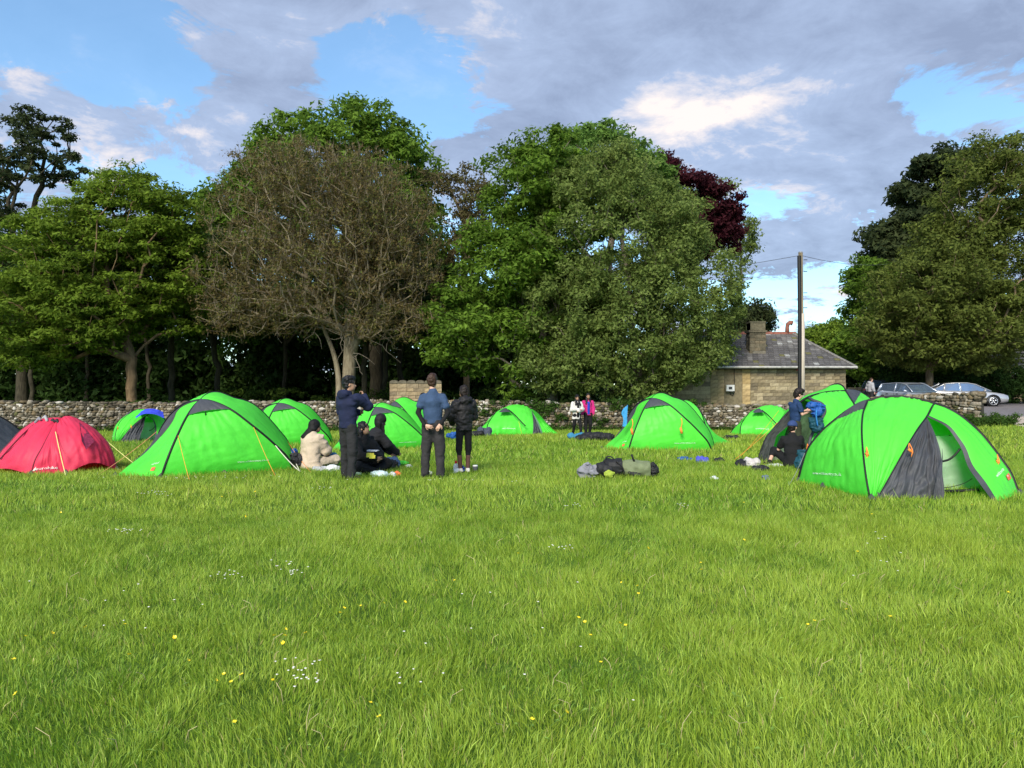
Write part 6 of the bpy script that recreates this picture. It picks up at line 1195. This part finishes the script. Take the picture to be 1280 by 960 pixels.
    items = [
     ('bag', 'dark grey bag of kit beside the left end of the tent by the wall', 'bag', 607, 30.5, crumple(11, .30, .2, .33, 8), cloth('slate_nylon', (.06, .07, .10)), 0),
     ('clothes_pile', 'black clothes lying left of the grey kit bag near the wall tent', 'clothing', 597, 30.2, crumple(12, .3, .2, .2, 6), BK, 0),
     ('sleeping_mat', 'blue rolled bag on the grass behind the standing person in the puffer jacket', 'bag', 565, 28.0, crumple(13, .2, .15, .22, 6), BL, 0),
     ('clothes_pile', 'blue jacket heap at the feet of the two girls', 'clothing', 720, 27.6, crumple(14, .35, .25, .22, 8), cloth('mid_blue', (.04, .2, .34)), 0),
     ('clothes_pile', 'long black heap of clothes and bags between the girls and the centre tent', 'clothing', 738, 27.0, crumple(15, .5, .25, .26, 12), BK, 0),
     ('clothes_pile', 'black coat heap touching the left corner of the centre tent', 'clothing', 752, 26.4, crumple(35, .4, .25, .28, 10), BK, 0),
     ('shoe', 'flat blue sandal left on the grass in front of the centre tent', 'shoe', 858, 17.4, crumple(16, .15, .06, .07, 5), BL, 0),
     ('shoe', 'violet blue pouch on the grass right of the flat blue sandal', 'pouch', 878, 16.9, crumple(17, .12, .07, .12, 5), cloth('violet', (.08, .09, .5)), 0),
     ('shoe', 'dark shoe on the grass at the right of the violet pouch', 'shoe', 897, 17.0, crumple(18, .11, .06, .09, 5), BK, 0),
     ('clothes_pile', 'black jacket dropped on the grass left of the striped grey cloth', 'clothing', 928, 15.6, crumple(19, .20, .12, .13, 8), BK, 0),
     ('cloth', 'off white and grey crumpled cloth between two black garments', 'cloth', 941, 15.5, crumple(20, .13, .12, .20, 7), cloth('offwhite', (.52, .48, .46)), 0),
     ('clothes_pile', 'black garment lying right of the off white cloth', 'clothing', 948, 14.6, crumple(21, .13, .10, .10, 7), BK, 0),
     ('plastic_sheet', 'white flat wrapper beside the seated boy with the cap', 'wrapper', 967, 15.8, crumple(22, .22, .05, .035, 6), WH, 0),
     ('pouch', 'small grey pouch on the grass in front of the white wrapper', 'pouch', 957, 12.9, crumple(23, .05, .03, .05, 4), cloth('bluegrey', (.12, .16, .24)), 0),
     ('shoe', 'dark pair of shoes in front of the tent under the cottage', 'shoe', 914, 27.8, crumple(24, .22, .1, .14, 6), BK, 0),
     ('pouch', 'small dark pouch left of the shoes in front of the tent under the cottage', 'pouch', 905, 27.6, crumple(25, .12, .06, .07, 4), BK, 0),
     ('bag', 'bright blue bag beside the person in the beige coat, near the big tent corner', 'bag', 365, 15.6, crumple(26, .10, .1, .34, 7), BL, 0),
     ('bag', 'black and grey bag on the ground left of the person in the beige coat', 'bag', 370, 15.0, crumple(27, .12, .1, .28, 8), BK, 0),
     ('bag', 'teal blue stuff sack right of the person in the beige coat', 'bag', 411, 15.4, crumple(28, .15, .12, .24, 7), cloth('steel_blue', (.03, .14, .24)), 0),
     ('cloth', 'pale grey cloth on the grass in front of the teal sack', 'cloth', 403, 14.7, crumple(29, .16, .08, .07, 6), cloth('paleg', (.42, .42, .45)), 0),
     ('cloth', 'white bag lying just left of the hoodie wearer', 'bag', 416, 14.7, crumple(30, .10, .08, .11, 6), WH, 0),
     ('bag', 'small bright green stuff sack behind the white bag', 'bag', 419, 16.0, crumple(31, .07, .06, .13, 4), MG(), 0),
     ('rucksack', 'blue and white small rucksack lying to the right of the kneeling people', 'rucksack', 484, 15.4, crumple(32, .20, .14, .20, 9), cloth('denim', (.06, .11, .22)), 0),
     ('rucksack', 'black end pocket bag against the blue and white rucksack', 'bag', 491, 15.2, crumple(33, .09, .1, .17, 5), BK, 0),
     ('cloth', 'lime green tent bag lying on the grass right of the blue rucksack', 'bag', 500, 16.0, crumple(34, .14, .08, .09, 6), MG(), 0),
     ('wrapper', 'white paper scrap right of the lime green tent bag', 'paper', 511, 15.6, crumple(36, .045, .04, .04, 4), WH, 0),
     ('wrapper', 'crumpled pale blue plastic bag on the grass in front of the seated group', 'plastic bag', 475, 13.75, crumple(37, .13, .08, .085, 10), mat('pale_film', (.55, .68, .68), .35, .1, 12, .3, 20), 0),
     ('wrapper', 'green and white packet just right of the feet in the black trousers', 'packet', 444, 13.9, crumple(38, .09, .07, .06, 6), cloth('greenwhite', (.45, .6, .42)), 0),
     ('wrapper', 'white tub lid nearest the black skirted group', 'lid', 481, 14.6, crumple(39, .04, .03, .03, 3), WH, 0),
     ('wrapper', 'white wrapper touching the orange packet', 'wrapper', 490, 13.85, crumple(40, .04, .03, .045, 4), WH, 0),
     ('wrapper', 'orange packet lying on the grass', 'packet', 496, 13.95, crumple(41, .045, .03, .055, 4), mat('orange_packet', (.85, .16, .06), .5), 0),
     ('tin', 'small blue box on the grass by the white shoes', 'box', 577, 14.4, [((0, 0, .06), (.06, .05, .06)), ((.03, 0, .08), (.04, .04, .06))], mat('blue_box', (.02, .06, .45), .4), 0),
     ('wrapper', 'clear food tray left of the small blue box', 'tray', 569, 14.3, crumple(42, .07, .05, .06, 5), WH, 0),
    ]
    for nm, lab, cat, px, Y, pr, m, rz in items: lump(nm, lab, cat, px, Y, pr, m, noise=.014, ns=16, rz=rz, h=.013 if Y < 18 else .018)
    # yellow packet held by the seated woman
    p = P(463, 569, 13.8); b = MB(); b.box((0, 0, 0), (.065, .012, .035), .2, jit=.006); b.box((.04, -.01, -.02), (.05, .012, .03), -.1, jit=.006); o = b.obj('packet', mat('yellow_packet', (.75, .68, .08), .5), loc=p); tag(o, 'yellow food packet held by the person with glasses', 'packet')
    p = P(466, 563, 13.95); b = MB(); b.box((0, 0, 0), (.10, .05, .008), -.2, jit=.006); o = b.obj('sheet', mat('grey_sheet', (.5, .5, .52), .6), loc=p); tag(o, 'pale grey sheet across the lap of the person with glasses', 'sheet')
    # bottle
    g = GP(570, 14.5); r = thing('bottle', 'small white plastic bottle with a red cap on the grass near the puffer jacket', 'bottle', g)
    def lathe(name, prof, m, x=0, n=16):
        V = [(x+ra*math.cos(2*math.pi*k/n), ra*math.sin(2*math.pi*k/n), z) for ra, z in prof for k in range(n)]; F = [(i*n+k, i*n+(k+1) % n, (i+1)*n+(k+1) % n, (i+1)*n+k) for i in range(len(prof)-1) for k in range(n)]; F += [tuple(range(n))[::-1], tuple((len(prof)-1)*n+k for k in range(n))]; return mobj(name, V, F, m, r, smooth=True)
    lathe('bottle_body', [(.04, 0), (.05, .02), (.052, .10), (.04, .14), (.02, .17)], _M['white_plastic']); lathe('cap', [(.022, .168), (.024, .175), (.024, .21), (.018, .22)], mat('red_cap', (.7, .03, .02), .4))
    g = GP(594, 14.45); r = thing('cup', 'small dark mug with a white rim lying at the right of the white shoes', 'cup', g); lathe('cup_body', [(.03, .02), (.045, .03), (.05, .11), (.045, .13)], mat('mug_dark', (.1, .1, .12), .4)); lathe('lid', [(.05, .115), (.052, .125), (.04, .14)], _M['white_plastic'])
    # litter near the trousers of man two
    for px, Y, lab in ((537.5, 14.2, 'white strand of paper left of the legs in grey trousers'), (893, 13.0, 'tiny white scrap on the grass in front of the dark shoe')): lump('paper_scrap', lab, 'paper', px, Y, crumple(int(px), .04, .02, .03, 4), WH, h=.007)
clutter()

# ------------------------------------------------------------------ wild flowers and straws
def flowers():
    m = mat('buttercup_petal', (.85, .66, .02), .4, .05, 20, spec=.5); V, F = [], []
    for k in range(5):
        a = 2*math.pi*k/5; c = np.array([math.cos(a), math.sin(a), 0]); t = np.array([-math.sin(a), math.cos(a), 0]); b = len(V); V += [c*.001, c*.008-t*.007+[0, 0, .004], c*.015-t*.005+[0, 0, .009], c*.015+t*.005+[0, 0, .009], c*.008+t*.007+[0, 0, .004]]; F.append((b, b+1, b+2, b+3, b+4))
    pm = mk_mesh('flower', V, F); pm.materials.append(m); sv, sf = tube([(0, 0, -.11), (.004, 0, -.05), (0, 0, 0)], .0016, 4); stm = mk_mesh('stem', sv, sf); stm.materials.append(mat('stem_green', (.08, .16, .02), .6))
    pts = [(20, 894), (32, 819), (17, 849), (65, 815), (156, 803), (162, 843), (107, 807), (218, 820), (235, 850), (270, 875), (280, 867), (289, 877), (302, 868), (341, 875), (356, 815), (343, 815), (357, 806), (382, 811), (354, 825), (425, 783), (430, 777), (451, 774), (474, 924), (293, 929), (480, 770), (545, 742), (568, 742), (463, 905), (648, 708), (777, 746), (798, 762), (738, 816), (731, 799), (724, 794), (723, 793), (782, 804), (797, 751), (751, 851), (876, 720), (877, 729), (775, 801), (1010, 802), (1018, 797), (1058, 782), (1113, 791), (1260, 758), (930, 690), (1072, 705), (708, 919), (665, 929), (277, 630), (298, 623), (319, 623), (464, 632), (306, 656), (76, 653), (489, 716), (506, 769), (1090, 655), (1215, 642), (930, 640), (810, 700)]
    for i, (px, py) in enumerate(pts):
        Y = 1536/(py-480.); X = (px-640)/960*Y; z = float(gz(X, Y))+.105; r = thing('buttercup', 'small yellow buttercup flower standing in the grass', 'flower', (X, Y, z), rng.random()*6, 'buttercups scattered over the grass'); s = (.6+.25*rng.random())*(1 if Y < 6 else 1.25); r.scale = (s,)*3; r.rotation_euler[0] = rng.normal(0, .3)-.35
        for nm, me in (('petals', pm), ('stem', stm)): o = bpy.data.objects.new(nm, me); COL.objects.link(o); o.parent = r
    # daisies and tiny white flowers in loose patches, uncountable
    V, F = [], []
    for px, py, sx, sy, n in ((375, 855, 34, 18, 26), (355, 720, 22, 6, 10), (290, 733, 24, 6, 12), (155, 671, 24, 4, 16), (190, 624, 26, 3, 16), (405, 615, 14, 2, 7), (700, 695, 14, 3, 10), (715, 640, 14, 4, 8), (850, 640, 12, 3, 7), (370, 730, 14, 6, 8), (505, 860, 30, 20, 5), (1100, 700, 60, 40, 10), (200, 780, 120, 60, 10), (640, 800, 160, 80, 12), (250, 600, 120, 3, 20), (600, 605, 120, 3, 14)):
        for k in range(n):
            qx, qy = px+rng.normal(0, sx*.5), py+rng.normal(0, sy*.5); Y = 1536/(qy-480.); X = (qx-640)/960*Y; c = np.array([X, Y, float(gz(X, Y))+.085]); r_ = .004+.0025*rng.random()+Y*.0005; b = len(V); V += [c+[0, 0, .003]]+[c+[r_*math.cos(a), r_*math.sin(a), -.001+.002*(i % 2)] for i, a in enumerate(np.linspace(0, 2*math.pi, 8, endpoint=False)+.2)]; F += [(b, b+1+i, b+1+(i+1) % 8) for i in range(8)]
    o = mobj('daisies', V, F, mat('daisy_white', (.75, .72, .66), .6, .05, 10)); tag(o, 'small white daisies growing in loose patches in the grass', 'flowers', kind='stuff')
    V, F = [], []
    for k in range(80):
        px, py = rng.uniform(0, 1280), rng.uniform(640, 955); Y = 1536/(py-480.); X = (px-640)/960*Y; c = np.array([X, Y, float(gz(X, Y))]); a = rng.random()*6.3; l = .05+.05*rng.random(); q = [c, c+[math.cos(a)*.02, math.sin(a)*.02, l*.8], c+[math.cos(a)*l*.9, math.sin(a)*l*.9, l*1.15]]; v, f = tube(q, .0009+Y*.00015, 4); F += [tuple(np.array(i)+len(V)) for i in f]; V += v
    o = mobj('dry_stalks', V, F, mat('straw', (.50, .42, .22), .8)); tag(o, 'dry straw coloured stalks sticking up in the grass', 'stalks', kind='stuff')
    V, F = [], []
    for k in range(900):
        px, py = rng.uniform(0, 1280), rng.uniform(600, 955)**1.0; Y = 1536/(py-480.); X = (px-640)/960*Y; c = np.array([X, Y, float(gz(X, Y))+.03+.03*rng.random()]); a = rng.random()*6.3; w = .003+.008*rng.random()**2; l = .012+.035*rng.random()**2; d = np.array([math.cos(a), math.sin(a), .5]); t = np.array([-math.sin(a), math.cos(a), .1]); b = len(V)
        V += [c, c+d*l*.5+t*w, c+d*l+[0, 0, -.01], c+d*l*.5-t*w]; F.append((b, b+1, b+2, b+3))
    o = mobj('broad_leaves', V, F, mat('dock_leaf', (.22, .36, .06), .5, .2, 8, trans=.3)); tag(o, 'broad weed leaves scattered low in the grass', 'weeds', kind='stuff')
flowers()
print('script seconds', round(time.time()-T00, 1))
